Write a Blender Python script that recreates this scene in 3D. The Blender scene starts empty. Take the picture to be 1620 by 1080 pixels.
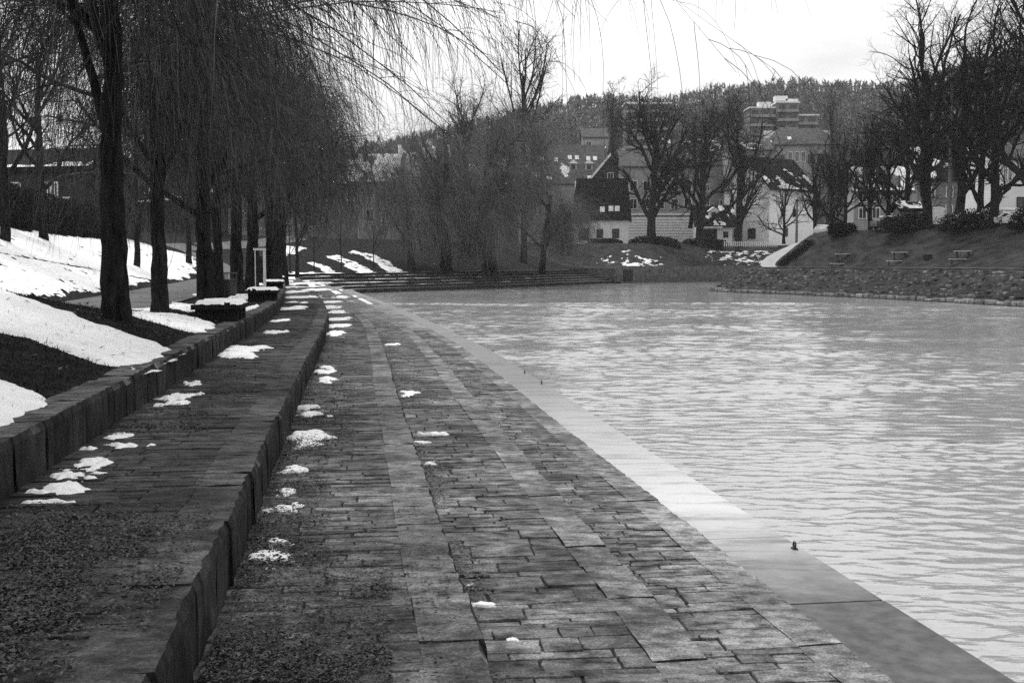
import bpy, math
import numpy as np

SC = bpy.context.scene
COL = SC.collection
R = math.radians

# ------------------------------------------------------------------ camera, sky, sun, exposure
EZ = 3.5                      # eye height above the water
F = 1800.0                    # focal length in pixels of the 1620 px wide photograph
HOR = 416.0                   # horizon row
PITCH = math.atan((540 - HOR) / F)
cam = bpy.data.cameras.new('camera')
cam.sensor_width = 36.0
cam.lens = 36.0 * F / 1620.0
cam.clip_start = 0.1
cam.clip_end = 5000
camo = bpy.data.objects.new('camera', cam)
COL.objects.link(camo)
camo.location = (0, 0, EZ)
camo.rotation_euler = (math.pi / 2 - PITCH, 0, 0)
SC.camera = camo

SUN_EL, SUN_ROT = 56.0, -30.0          # veiled sun, high behind the cloud
world = bpy.data.worlds.new('World')
SC.world = world
world.use_nodes = True
wn, wl = world.node_tree.nodes, world.node_tree.links
wn.clear()
sky = wn.new('ShaderNodeTexSky')
sky.sky_type = 'NISHITA'
sky.sun_disc = False
sky.sun_elevation = R(SUN_EL)
sky.sun_rotation = R(SUN_ROT)
sky.dust_density = 4.0
bw = wn.new('ShaderNodeRGBToBW')
wl.new(sky.outputs[0], bw.inputs[0])
tc = wn.new('ShaderNodeTexCoord')
mp = wn.new('ShaderNodeMapping')
mp.inputs['Scale'].default_value = (1.0, 1.0, 3.2)
wl.new(tc.outputs['Generated'], mp.inputs[0])
cl = wn.new('ShaderNodeTexNoise')
cl.inputs['Scale'].default_value = 2.6
cl.inputs['Detail'].default_value = 6
cl.inputs['Roughness'].default_value = 0.55
wl.new(mp.outputs[0], cl.inputs['Vector'])
cr = wn.new('ShaderNodeMapRange')
cr.inputs[1].default_value = 0.32
cr.inputs[2].default_value = 0.68
cr.inputs[3].default_value = 4.9
cr.inputs[4].default_value = 9.0
wl.new(cl.outputs[0], cr.inputs[0])
mixs = wn.new('ShaderNodeMix')
mixs.data_type = 'FLOAT'
mixs.inputs[0].default_value = 0.86          # cloud cover over the Nishita sky
wl.new(bw.outputs[0], mixs.inputs[2])
wl.new(cr.outputs[0], mixs.inputs[3])
bg = wn.new('ShaderNodeBackground')
bg.inputs['Strength'].default_value = 0.1
wl.new(mixs.outputs[0], bg.inputs['Color'])
wo = wn.new('ShaderNodeOutputWorld')
wl.new(bg.outputs[0], wo.inputs[0])

sl = bpy.data.lights.new('sun', 'SUN')
sl.energy = 1.5
sl.angle = R(14)
so = bpy.data.objects.new('sun', sl)
COL.objects.link(so)
so.rotation_euler = (R(90 - SUN_EL), 0, math.pi - R(SUN_ROT))

SC.view_settings.view_transform = 'Standard'
SC.view_settings.look = 'None'
SC.view_settings.exposure = 0.75
SC.view_settings.gamma = 1.0
SC.view_settings.use_curve_mapping = False
SC.render.engine = 'CYCLES'
SC.cycles.max_bounces = 6
SC.cycles.diffuse_bounces = 2
SC.cycles.glossy_bounces = 3
SC.cycles.transparent_max_bounces = 8
SC.cycles.volume_bounces = 0
SC.cycles.use_denoising = False
SC.cycles.use_adaptive_sampling = False

# ------------------------------------------------------------------ small helpers
def at(px, py, d):
    """point seen at photograph pixel px,py at forward distance d (metres along the ground)"""
    u, v = (px - 810) / F, (540 - py) / F
    c, s = math.cos(PITCH), math.sin(PITCH)
    yy = c + v * s
    return np.array([u / yy * d, d, EZ + (-s + v * c) / yy * d])

def onz(px, py, z):
    """point of the horizontal plane at height z seen at that pixel"""
    u, v = (px - 810) / F, (540 - py) / F
    c, s = math.cos(PITCH), math.sin(PITCH)
    r = np.array([u, c + v * s, -s + v * c])
    return np.array([0, 0, EZ]) + r * ((z - EZ) / r[2])

def vnoise(x, y, seed=0):
    x = np.asarray(x, float); y = np.asarray(y, float)
    xi = np.floor(x).astype(np.int64); yi = np.floor(y).astype(np.int64)
    xf = x - xi; yf = y - yi
    xf = xf * xf * (3 - 2 * xf); yf = yf * yf * (3 - 2 * yf)
    def h(a, b):
        n = (a * 374761393 + b * 668265263 + seed * 1442695041) & 0x7fffffff
        n = ((n ^ (n >> 13)) * 1274126177) & 0x7fffffff
        return ((n ^ (n >> 16)) & 0xffff) / 65535.0
    return ((h(xi, yi) * (1 - xf) + h(xi + 1, yi) * xf) * (1 - yf)
            + (h(xi, yi + 1) * (1 - xf) + h(xi + 1, yi + 1) * xf) * yf)

def fbm(x, y, seed=0, oct=3):
    t = 0; a = 0.5; n = 0
    for i in range(oct):
        t = t + a * vnoise(x * 2 ** i, y * 2 ** i, seed + i * 17); n += a; a *= 0.5
    return t / n

def sstep(a, b, x):
    t = np.clip((np.asarray(x, float) - a) / (b - a), 0, 1)
    return t * t * (3 - 2 * t)

class MB:
    """collects geometry of ONE mesh"""
    def __init__(s):
        s.v = []; s.f3 = []; s.f4 = []; s.n = 0
    def add(s, v, f):
        v = np.asarray(v, float).reshape(-1, 3)
        f = np.asarray(f, np.int64)
        if f.size:
            (s.f3 if f.shape[1] == 3 else s.f4).append(f + s.n)
        s.v.append(v); s.n += len(v)
        return s
    def box(s, c, size, rz=0.0, taper=1.0):
        x, y, z = size[0] / 2, size[1] / 2, size[2] / 2
        v = np.array([(-x, -y, -z), (x, -y, -z), (x, y, -z), (-x, y, -z),
                      (-x * taper, -y * taper, z), (x * taper, -y * taper, z), (x * taper, y * taper, z), (-x * taper, y * taper, z)])
        if rz:
            a, b = math.cos(rz), math.sin(rz)
            v = np.stack([v[:, 0] * a - v[:, 1] * b, v[:, 0] * b + v[:, 1] * a, v[:, 2]], 1)
        return s.add(v + np.asarray(c), [(0, 3, 2, 1), (4, 5, 6, 7), (0, 1, 5, 4), (1, 2, 6, 5), (2, 3, 7, 6), (3, 0, 4, 7)])
    def poly(s, loops, faces):
        return s.add(loops, faces)
    def prism(s, prof, y0, y1):
        """closed profile in x,z extruded along y"""
        n = len(prof)
        v = [(x, y0, z) for x, z in prof] + [(x, y1, z) for x, z in prof]
        s.add(v, [(i, (i + 1) % n, n + (i + 1) % n, n + i) for i in range(n)])
        c0 = np.mean(np.array(prof), 0)
        base = s.n
        s.add([(c0[0], y0, c0[1]), (c0[0], y1, c0[1])], np.zeros((0, 3)))
        s.f3.append(np.array([(base - 2 * n + (i + 1) % n, base - 2 * n + i, base) for i in range(n)]))
        s.f3.append(np.array([(base - n + i, base - n + (i + 1) % n, base + 1) for i in range(n)]))
        return s
    def tubes(s, P, Rd, sides=3):
        """P (T,K,3), Rd (T,K): a batch of tapered tubes"""
        P = np.asarray(P, float); Rd = np.asarray(Rd, float)
        T, K, _ = P.shape
        tan = np.gradient(P, axis=1)
        tan /= np.linalg.norm(tan, axis=2, keepdims=True) + 1e-9
        ref = np.zeros_like(tan)
        m = tan[:, 0, :]
        axis = np.where(np.abs(m[:, 2:3]) > 0.8, np.array([[1., 0, 0]]), np.array([[0, 0, 1.]]))
        ref[:] = axis[:, None, :]
        a = np.cross(tan, ref); a /= np.linalg.norm(a, axis=2, keepdims=True) + 1e-9
        b = np.cross(tan, a)
        ang = np.arange(sides) * 2 * math.pi / sides
        V = (P[:, :, None, :] + Rd[:, :, None, None] * (a[:, :, None, :] * np.cos(ang)[None, None, :, None] + b[:, :, None, :] * np.sin(ang)[None, None, :, None]))
        idx = np.arange(T * K * sides).reshape(T, K, sides)
        nx = np.roll(idx, -1, axis=2)
        f = np.stack([idx[:, :-1], nx[:, :-1], nx[:, 1:], idx[:, 1:]], -1).reshape(-1, 4)
        return s.add(V.reshape(-1, 3), f)
    def grid(s, X, Y, Z, keep=None):
        n, m = X.shape
        idx = np.arange(n * m).reshape(n, m)
        f = np.stack([idx[:-1, :-1], idx[:-1, 1:], idx[1:, 1:], idx[1:, :-1]], -1)
        if keep is not None:
            f = f[keep]
        f = f.reshape(-1, 4)
        V = np.stack([X, Y, Z], -1).reshape(-1, 3)
        if keep is not None:
            used = np.unique(f)
            re = np.full(n * m, -1); re[used] = np.arange(len(used))
            V = V[used]; f = re[f]
        return s.add(V, f)
    def mesh(s, name, smooth=False):
        v = np.concatenate(s.v) if s.v else np.zeros((0, 3))
        f3 = np.concatenate(s.f3) if s.f3 else np.zeros((0, 3), np.int64)
        f4 = np.concatenate(s.f4) if s.f4 else np.zeros((0, 4), np.int64)
        me = bpy.data.meshes.new(name)
        me.vertices.add(len(v)); me.vertices.foreach_set('co', v.astype(np.float32).ravel())
        loops = np.concatenate([f3.ravel(), f4.ravel()]).astype(np.int32)
        me.loops.add(len(loops)); me.loops.foreach_set('vertex_index', loops)
        st = np.concatenate([np.arange(len(f3)) * 3, len(f3) * 3 + np.arange(len(f4)) * 4]).astype(np.int32)
        me.polygons.add(len(st)); me.polygons.foreach_set('loop_start', st)
        me.polygons.foreach_set('use_smooth', np.full(len(st), smooth))
        me.update(calc_edges=True)
        me.validate()
        return me
    def build(s, name, material, parent=None, loc=None, smooth=False):
        return obj(name, s.mesh(name, smooth), material, parent, loc)

def obj(name, me, material=None, parent=None, loc=None, rz=0.0):
    o = bpy.data.objects.new(name, me)
    COL.objects.link(o)
    if material is not None and me is not None and not len(me.materials):
        me.materials.append(material)
    if loc is not None: o.location = [float(q) for q in loc]
    if rz: o.rotation_euler[2] = rz
    if parent is not None: o.parent = parent
    return o

def tag(o, label, cat=None, group=None, kind=None):
    o['label'] = label
    if cat: o['category'] = cat
    if group: o['group'] = group
    if kind: o['kind'] = kind
    return o

def thing(name, loc, label, cat, group=None, rz=0.0):
    o = bpy.data.objects.new(name, None)
    o.empty_display_size = 0.2
    COL.objects.link(o)
    o.location = [float(q) for q in loc]
    o.rotation_euler[2] = rz
    return tag(o, label, cat, group)

def copy_tree(o, parent=None):
    c = o.copy(); COL.objects.link(c)
    if parent is not None: c.parent = parent
    for ch in [q for q in o.children]: copy_tree(ch, c)
    return c

# ------------------------------------------------------------------ materials (the photograph is black and white: neutral greys)
def mat(name, v0, v1, scale=4.0, rough=0.9, bump=0.0, bscale=20.0, rand=0.0, spec=0.06, coord='Object', stretch=(1, 1, 1), detail=6.0, c0=0.35, c1=0.65):
    m = bpy.data.materials.new(name); m.use_nodes = True
    n, l = m.node_tree.nodes, m.node_tree.links
    b = n['Principled BSDF']
    b.inputs['Roughness'].default_value = rough
    b.inputs['Specular IOR Level'].default_value = spec
    if coord == 'World':
        g = n.new('ShaderNodeNewGeometry'); vec = g.outputs['Position']
    else:
        g = n.new('ShaderNodeTexCoord'); vec = g.outputs['Object']
    mpn = n.new('ShaderNodeMapping'); mpn.inputs['Scale'].default_value = stretch
    l.new(vec, mpn.inputs[0])
    t = n.new('ShaderNodeTexNoise'); t.inputs['Scale'].default_value = scale; t.inputs['Detail'].default_value = detail
    t.inputs['Roughness'].default_value = 0.62
    l.new(mpn.outputs[0], t.inputs['Vector'])
    mr = n.new('ShaderNodeMapRange')
    mr.inputs[1].default_value = c0; mr.inputs[2].default_value = c1
    mr.inputs[3].default_value = v0; mr.inputs[4].default_value = v1
    l.new(t.outputs[0], mr.inputs[0])
    out = mr.outputs[0]
    if rand:
        oi = n.new('ShaderNodeObjectInfo'); ge = n.new('ShaderNodeNewGeometry')
        ad = n.new('ShaderNodeMath'); ad.operation = 'ADD'
        l.new(oi.outputs['Random'], ad.inputs[0]); l.new(ge.outputs['Random Per Island'], ad.inputs[1])
        fr = n.new('ShaderNodeMath'); fr.operation = 'FRACT'; l.new(ad.outputs[0], fr.inputs[0])
        r2 = n.new('ShaderNodeMapRange'); r2.inputs[3].default_value = 1 - rand; r2.inputs[4].default_value = 1 + rand
        l.new(fr.outputs[0], r2.inputs[0])
        mu = n.new('ShaderNodeMath'); mu.operation = 'MULTIPLY'
        l.new(out, mu.inputs[0]); l.new(r2.outputs[0], mu.inputs[1]); out = mu.outputs[0]
    l.new(out, b.inputs['Base Color'])
    if bump:
        t2 = n.new('ShaderNodeTexNoise'); t2.inputs['Scale'].default_value = bscale; t2.inputs['Detail'].default_value = 5
        l.new(mpn.outputs[0], t2.inputs['Vector'])
        bp = n.new('ShaderNodeBump'); bp.inputs['Strength'].default_value = bump; bp.inputs['Distance'].default_value = 0.03
        l.new(t2.outputs[0], bp.inputs['Height']); l.new(bp.outputs[0], b.inputs['Normal'])
    return m

def stone_mat(name, v0, v1, rand, fine=9.0, coarse=.9, stretch=(.6, 1, 1), bump=.9, rough=.8, gain=1.0):
    m = mat(name, v0, v1, fine, rough, 0, 20, rand=rand, coord='World', stretch=stretch, spec=.16, c0=.33, c1=.66, detail=8)
    n, l = m.node_tree.nodes, m.node_tree.links
    b = n['Principled BSDF']
    src = b.inputs['Base Color'].links[0].from_socket
    g = n.new('ShaderNodeNewGeometry')
    t = n.new('ShaderNodeTexNoise'); t.inputs['Scale'].default_value = coarse; t.inputs['Detail'].default_value = 6; t.inputs['Roughness'].default_value = .65
    l.new(g.outputs['Position'], t.inputs['Vector'])
    mr = n.new('ShaderNodeMapRange'); mr.inputs[1].default_value = .36; mr.inputs[2].default_value = .62; mr.inputs[3].default_value = .35; mr.inputs[4].default_value = 1.15
    l.new(t.outputs[0], mr.inputs[0])
    mu = n.new('ShaderNodeMath'); mu.operation = 'MULTIPLY'; l.new(src, mu.inputs[0]); l.new(mr.outputs[0], mu.inputs[1])
    tg = n.new('ShaderNodeTexNoise'); tg.inputs['Scale'].default_value = 55; tg.inputs['Detail'].default_value = 4; tg.inputs['Roughness'].default_value = .8
    l.new(g.outputs['Position'], tg.inputs['Vector'])
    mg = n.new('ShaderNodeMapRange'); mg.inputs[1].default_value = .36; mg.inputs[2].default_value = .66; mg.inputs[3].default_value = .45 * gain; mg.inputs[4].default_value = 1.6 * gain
    l.new(tg.outputs[0], mg.inputs[0])
    mu2 = n.new('ShaderNodeMath'); mu2.operation = 'MULTIPLY'; l.new(mu.outputs[0], mu2.inputs[0]); l.new(mg.outputs[0], mu2.inputs[1])
    l.new(mu2.outputs[0], b.inputs['Base Color'])
    mpn = [q for q in n if q.type == 'MAPPING'][0]
    prev = None
    for sc_, st, di in ((6, bump * .8, .05), (28, bump, .012)):
        t2 = n.new('ShaderNodeTexNoise'); t2.inputs['Scale'].default_value = sc_; t2.inputs['Detail'].default_value = 6; t2.inputs['Roughness'].default_value = .6
        l.new(mpn.outputs[0], t2.inputs['Vector'])
        bp = n.new('ShaderNodeBump'); bp.inputs['Strength'].default_value = st; bp.inputs['Distance'].default_value = di
        l.new(t2.outputs[0], bp.inputs['Height'])
        if prev is not None: l.new(prev.outputs[0], bp.inputs['Normal'])
        prev = bp
    l.new(prev.outputs[0], b.inputs['Normal'])
    return m
M = {}
for k_, gn in ((1, 1.3), (2, 1.25), (3, 1.0), (4, .48), (5, .6)):  # upper terraces get darker stone: the shade of the trees is put into its colour
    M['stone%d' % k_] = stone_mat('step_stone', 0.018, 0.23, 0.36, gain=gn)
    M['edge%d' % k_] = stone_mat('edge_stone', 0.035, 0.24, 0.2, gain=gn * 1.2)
M['edge'] = M['edge2']
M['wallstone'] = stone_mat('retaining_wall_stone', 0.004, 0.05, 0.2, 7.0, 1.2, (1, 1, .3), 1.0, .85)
M['mortar'] = mat('dark_joint_soil', 0.010, 0.06, 8, 0.95, 0.5, 30, coord='World')
M['quay'] = mat('quay_stone', 0.06, 0.14, 1.2, 0.85, 0.4, 8, rand=0.15, coord='World')
M['lawn'] = mat('wet_winter_lawn', 0.006, 0.024, 3.0, 0.95, 1.0, 30, coord='World')
M['farlawn'] = mat('far_lawn', 0.016, 0.050, 0.6, 0.95, 0.6, 6, coord='World', stretch=(1, 1, 2))
M['path'] = mat('path_asphalt', 0.10, 0.17, 1.2, 0.9, 0.2, 30, coord='World')
M['palepath'] = mat('pale_gravel_path', 0.30, 0.40, 1.2, 0.9, 0.2, 30, coord='World')
M['snow'] = mat('snow', 0.80, 0.92, 4.0, 0.75, 0.35, 9, coord='World', spec=0.3)
M['snowold'] = mat('old_snow', 0.55, 0.85, 3.0, 0.8, 0.5, 9, coord='World', spec=0.3)
M['bark'] = mat('tree_bark', 0.006, 0.03, 9, 0.95, 1.0, 22, stretch=(1, 1, 0.22))
M['twig'] = mat('willow_twig', 0.02, 0.12, 3, 0.8, rand=.75)
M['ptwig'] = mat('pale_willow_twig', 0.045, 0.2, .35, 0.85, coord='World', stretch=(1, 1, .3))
M['dtwig'] = mat('dark_twig', 0.010, 0.026, 3, 0.9)
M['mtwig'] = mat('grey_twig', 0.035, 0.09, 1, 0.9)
M['hedge'] = mat('hedge_leaf', 0.006, 0.024, 2, 0.85, rand=0.4)
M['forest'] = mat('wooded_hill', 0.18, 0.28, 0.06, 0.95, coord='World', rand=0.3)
M['leaf'] = mat('fallen_leaf', 0.004, 0.07, 30, 0.6, rand=0.9, coord='World', spec=0.5)
M['wallw'] = mat('pale_render', 0.74, 0.86, 0.8, 0.9)
M['wallg'] = mat('grey_render', 0.14, 0.22, 0.8, 0.9)
M['wallm'] = mat('mid_render', 0.24, 0.34, 0.8, 0.9)
M['roofd'] = mat('dark_roof', 0.006, 0.016, 1.5, 0.85)
M['gabled'] = mat('weathered_dark_gable', 0.03, 0.06, 1.5, 0.85)
M['roofm'] = mat('grey_roof', 0.06, 0.12, 1.5, 0.85)
M['pane'] = mat('window_glass', 0.01, 0.02, 1, 0.15, spec=0.5)
M['white'] = mat('white_paint', 0.66, 0.78, 3, 0.6)
M['trim'] = mat('dark_trim', 0.02, 0.04, 3, 0.7)
M['metal'] = mat('dark_metal', 0.015, 0.04, 20, 0.5, spec=0.5)
M['bench'] = mat('dark_bench_stone', 0.008, 0.02, 6, 0.85, 0.5, 20)
M['wood'] = mat('weathered_wood', 0.5, 0.7, 6, 0.8)
M['pole'] = mat('pale_concrete_pole', 0.10, 0.2, 3, 0.85)
M['carw'] = mat('white_car_paint', 0.6, 0.7, 2, 0.3, spec=0.5)
M['card'] = mat('grey_car_paint', 0.10, 0.16, 2, 0.3, spec=0.5)
M['tyre'] = mat('tyre_rubber', 0.015, 0.02, 10, 0.85)
M['hub'] = mat('wheel_rim', 0.3, 0.4, 10, 0.4, spec=0.5)

# wet concrete landing beside the water: a film of water lies on it beyond the near, merely damp stretch
def slab_material():
    m = bpy.data.materials.new('landing_concrete'); m.use_nodes = True
    n, l = m.node_tree.nodes, m.node_tree.links
    b = n['Principled BSDF']
    g = n.new('ShaderNodeNewGeometry')
    sx = n.new('ShaderNodeSeparateXYZ'); l.new(g.outputs['Position'], sx.inputs[0])
    t = n.new('ShaderNodeTexNoise'); t.inputs['Scale'].default_value = 1.3; t.inputs['Detail'].default_value = 5
    l.new(g.outputs['Position'], t.inputs['Vector'])
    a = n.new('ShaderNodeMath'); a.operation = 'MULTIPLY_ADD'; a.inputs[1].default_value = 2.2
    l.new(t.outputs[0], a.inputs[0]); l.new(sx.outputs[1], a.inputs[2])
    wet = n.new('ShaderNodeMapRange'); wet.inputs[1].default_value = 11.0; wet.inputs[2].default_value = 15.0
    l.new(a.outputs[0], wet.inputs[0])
    sheen_fade = n.new('ShaderNodeMapRange'); sheen_fade.inputs[1].default_value = 15; sheen_fade.inputs[2].default_value = 30
    l.new(a.outputs[0], sheen_fade.inputs[0])
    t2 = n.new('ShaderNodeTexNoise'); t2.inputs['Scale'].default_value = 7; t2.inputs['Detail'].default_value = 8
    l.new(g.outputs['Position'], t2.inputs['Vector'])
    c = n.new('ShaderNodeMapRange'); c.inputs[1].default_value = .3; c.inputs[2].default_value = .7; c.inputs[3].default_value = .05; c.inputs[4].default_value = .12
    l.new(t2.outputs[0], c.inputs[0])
    sky_sheen = n.new('ShaderNodeMapRange'); sky_sheen.inputs[3].default_value = .60; sky_sheen.inputs[4].default_value = .15  # reflected sky painted as a pale base colour on the wet stretch, fading with distance
    l.new(sheen_fade.outputs[0], sky_sheen.inputs[0])
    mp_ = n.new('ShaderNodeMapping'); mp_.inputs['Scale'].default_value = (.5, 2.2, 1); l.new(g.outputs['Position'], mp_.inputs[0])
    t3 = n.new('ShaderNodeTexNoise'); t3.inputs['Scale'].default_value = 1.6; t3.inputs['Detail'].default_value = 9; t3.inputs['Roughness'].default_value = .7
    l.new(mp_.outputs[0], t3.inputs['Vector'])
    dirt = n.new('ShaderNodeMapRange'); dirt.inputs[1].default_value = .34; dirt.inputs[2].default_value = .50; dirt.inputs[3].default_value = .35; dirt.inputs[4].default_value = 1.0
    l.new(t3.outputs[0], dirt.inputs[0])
    im = n.new('ShaderNodeMath'); im.operation = 'MULTIPLY'; l.new(sky_sheen.outputs[0], im.inputs[0]); l.new(dirt.outputs[0], im.inputs[1])
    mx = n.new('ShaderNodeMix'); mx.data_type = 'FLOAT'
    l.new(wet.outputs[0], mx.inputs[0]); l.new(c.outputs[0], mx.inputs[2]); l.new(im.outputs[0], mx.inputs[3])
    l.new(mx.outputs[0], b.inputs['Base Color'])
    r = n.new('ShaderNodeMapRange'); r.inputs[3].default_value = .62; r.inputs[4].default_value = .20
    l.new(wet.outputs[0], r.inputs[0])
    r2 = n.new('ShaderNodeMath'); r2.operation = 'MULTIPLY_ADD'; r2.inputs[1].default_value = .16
    l.new(sheen_fade.outputs[0], r2.inputs[0]); l.new(r.outputs[0], r2.inputs[2])
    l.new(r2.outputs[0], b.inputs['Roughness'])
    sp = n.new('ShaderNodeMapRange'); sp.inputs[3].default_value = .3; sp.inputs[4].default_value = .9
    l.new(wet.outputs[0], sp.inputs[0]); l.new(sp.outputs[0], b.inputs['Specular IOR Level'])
    bp = n.new('ShaderNodeBump'); bp.inputs['Distance'].default_value = .01
    bs = n.new('ShaderNodeMapRange'); bs.inputs[3].default_value = .35; bs.inputs[4].default_value = .12
    l.new(wet.outputs[0], bs.inputs[0]); l.new(bs.outputs[0], bp.inputs['Strength'])
    l.new(t2.outputs[0], bp.inputs['Height']); l.new(bp.outputs[0], b.inputs['Normal'])
    return m
M['slab'] = slab_material()

def water_material():
    m = bpy.data.materials.new('river_water'); m.use_nodes = True
    n, l = m.node_tree.nodes, m.node_tree.links
    b = n['Principled BSDF']
    b.inputs['Base Color'].default_value = (.33, .33, .33, 1)
    b.inputs['Roughness'].default_value = .06
    b.inputs['IOR'].default_value = 2.25
    b.inputs['Specular IOR Level'].default_value = .5
    g = n.new('ShaderNodeNewGeometry')
    mpn = n.new('ShaderNodeMapping'); mpn.inputs['Scale'].default_value = (0.42, 1.0, 1.0)
    l.new(g.outputs['Position'], mpn.inputs[0])
    prev = None
    for sc_, st, di in ((2.4, .4, .05), (8.0, .5, .016)):
        t = n.new('ShaderNodeTexNoise'); t.inputs['Scale'].default_value = sc_; t.inputs['Detail'].default_value = 3
        t.inputs['Distortion'].default_value = .6
        l.new(mpn.outputs[0], t.inputs['Vector'])
        bp = n.new('ShaderNodeBump'); bp.inputs['Strength'].default_value = st; bp.inputs['Distance'].default_value = di
        l.new(t.outputs[0], bp.inputs['Height'])
        if prev is not None: l.new(prev.outputs[0], bp.inputs['Normal'])
        prev = bp
    l.new(prev.outputs[0], b.inputs['Normal'])
    return m
M['water'] = water_material()

# ------------------------------------------------------------------ the quay line: landing edge, and terrace edges offset from it
CTRL = np.array([(5.75, -9), (5.15, -4), (4.42, 2), (3.88, 6), (3.58, 8.2), (3.32, 10), (2.49, 16), (1.94, 20), (1.28, 25), (.58, 30), (-.89, 40), (-4.5, 60), (-9.3, 85), (-13.6, 106),
                 (-17.2, 124), (-17.9, 130), (-15.8, 135), (-12.6, 140), (-6.5, 150), (.7, 163), (9, 180), (17.7, 196), (31, 209), (46.7, 221), (90, 243), (160, 270), (300, 310)], float)
def catmull(c, n=24):
    out = []
    p = np.vstack([2 * c[0] - c[1], c, 2 * c[-1] - c[-2]])
    for i in range(1, len(p) - 2):
        t = np.linspace(0, 1, n, endpoint=False)[:, None]
        a, b, cc, d = p[i - 1], p[i], p[i + 1], p[i + 2]
        out.append(.5 * (2 * b + (cc - a) * t + (2 * a - 5 * b + 4 * cc - d) * t ** 2 + (3 * b - a - 3 * cc + d) * t ** 3))
    out.append(c[-1:])
    return np.vstack(out)
MC = catmull(CTRL)
MS = np.concatenate([[0], np.cumsum(np.linalg.norm(np.diff(MC, axis=0), axis=1))])
MT = np.gradient(MC, axis=0); MT /= np.linalg.norm(MT, axis=1, keepdims=True)
def s_at_y(y):
    k = np.searchsorted(MC[:int(np.argmax(MC[:, 1] >= 300)) or None, 1], y)
    return float(np.interp(y, MC[:, 1], MS)) if np.all(np.diff(MC[:, 1]) > 0) else float(MS[k])
def curve(s, o):
    """point at arc length s, offset o to the land side (left)"""
    s = np.asarray(s, float)
    x = np.interp(s, MS, MC[:, 0]); y = np.interp(s, MS, MC[:, 1])
    tx = np.interp(s, MS, MT[:, 0]); ty = np.interp(s, MS, MT[:, 1])
    q = np.hypot(tx, ty); tx, ty = tx / q, ty / q
    wf = 1 + .07 * np.clip((y - 30) / 50, 0, 1)
    oo = np.where(np.asarray(o) < 8, np.asarray(o) * wf, np.asarray(o) + 8 * (wf - 1))
    return np.stack([x - ty * oo, y + tx * oo], -1), np.arctan2(ty, tx)
def curve_so(px, py):
    """arc length and offset of ground points (vectorised nearest point)"""
    P = np.stack([np.ravel(px), np.ravel(py)], -1)
    S = np.empty(len(P)); O = np.empty(len(P))
    for i in range(0, len(P), 4000):
        d = P[i:i + 4000, None, :] - MC[None]
        k = np.argmin((d ** 2).sum(-1), 1)
        dd = d[np.arange(len(k)), k]
        t = MT[k]
        S[i:i + 4000] = MS[k] + (dd * t).sum(-1)
        O[i:i + 4000] = -dd[:, 0] * t[:, 1] + dd[:, 1] * t[:, 0]
    return S.reshape(np.shape(px)), O.reshape(np.shape(px))

OFF = [0.0, 1.23, 2.58, 4.00, 5.45, 7.02]            # landing, four lower terraces, retaining wall
LEV = [0.50, 0.80, 1.15, 1.50, 1.91, 2.29]
S0 = s_at_y(-5); S_ARC_END = s_at_y(196)

# ------------------------------------------------------------------ unit stones (shared meshes)
def unit_stone(rng, jit=.05, bev=.06, n=3):
    """an irregular slab, 1 x 1 x 1, top at z=0"""
    pts = []
    cs = [(-.5, -.5), (.5, -.5), (.5, .5), (-.5, .5)]
    for i in range(4):
        a, b = np.array(cs[i]), np.array(cs[(i + 1) % 4])
        for k in range(n):
            t = k / n + (rng.uniform(-.08, .08) if k else 0)
            p = a + (b - a) * t
            nrm = np.array([(b - a)[1], -(b - a)[0]])
            if k == 0: p = p * (1 - abs(rng.normal(0, jit)) * 1.1)
            pts.append(p - nrm * abs(rng.normal(0, jit)) * .8)
    pts = np.array(pts); m = len(pts)
    top = pts * (1 - bev * 2)
    dz = rng.normal(0, .012, m)
    v = [(x, y, -1.0) for x, y in pts] + [(x, y, -.16) for x, y in pts] + [(x, y, z) for (x, y), z in zip(top, dz)] + [(0, 0, rng.normal(0, .01))]
    f4 = []
    for r in (0, 1):
        f4 += [(r * m + i, r * m + (i + 1) % m, (r + 1) * m + (i + 1) % m, (r + 1) * m + i) for i in range(m)]
    f3 = [(2 * m + i, 2 * m + (i + 1) % m, 3 * m) for i in range(m)]
    b = MB(); b.add(v, f4); b.f3.append(np.array(f3))
    return b

rng = np.random.default_rng(7)
PAVE = []
EDGE = []
for i in range(14):
    b = unit_stone(rng, .016, .010)
    PAVE.append((b.mesh('paving_stone'), b))
for i in range(8):
    # kerb blocks: chipped arris, z from -1 to 0
    v = []; f = []
    nx = 5
    for k in range(nx + 1):
        x = -.5 + k / nx
        e = .02 + abs(rng.normal(0, .018)); zz = rng.normal(0, .012)
        v += [(x, -.5 + rng.normal(0, .02), -1), (x, -.5 + rng.normal(0, .02), -.5), (x, -.5 + rng.normal(0, .008), -.12 + zz), (x, -.5 + e * 2, zz * .6), (x, 0, rng.normal(0, .008)), (x, .5, rng.normal(0, .008)), (x, .5, -1)]
    for k in range(nx):
        for j in range(6):
            a = k * 7 + j
            f.append((a, a + 7, a + 8, a + 1))
    b = MB(); b.add(v, f)
    c = [(0, 1, 2, 3), (0, 3, 4, 6), (4, 5, 6, 6)]
    b.f3.append(np.array([(0, 1, 2), (0, 2, 3), (0, 3, 4), (0, 4, 5), (0, 5, 6)]))
    e = nx * 7
    b.f3.append(np.array([(e, e + 2, e + 1), (e, e + 3, e + 2), (e, e + 4, e + 3), (e, e + 5, e + 4), (e, e + 6, e + 5)]))
    EDGE.append((None, b))
PAVE_ME = {}
def pave_mesh(i, k):
    if (i, k) not in PAVE_ME:
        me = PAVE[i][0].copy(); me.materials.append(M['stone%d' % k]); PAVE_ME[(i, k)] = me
    return PAVE_ME[(i, k)]
EDGE_ME = {}
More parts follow.
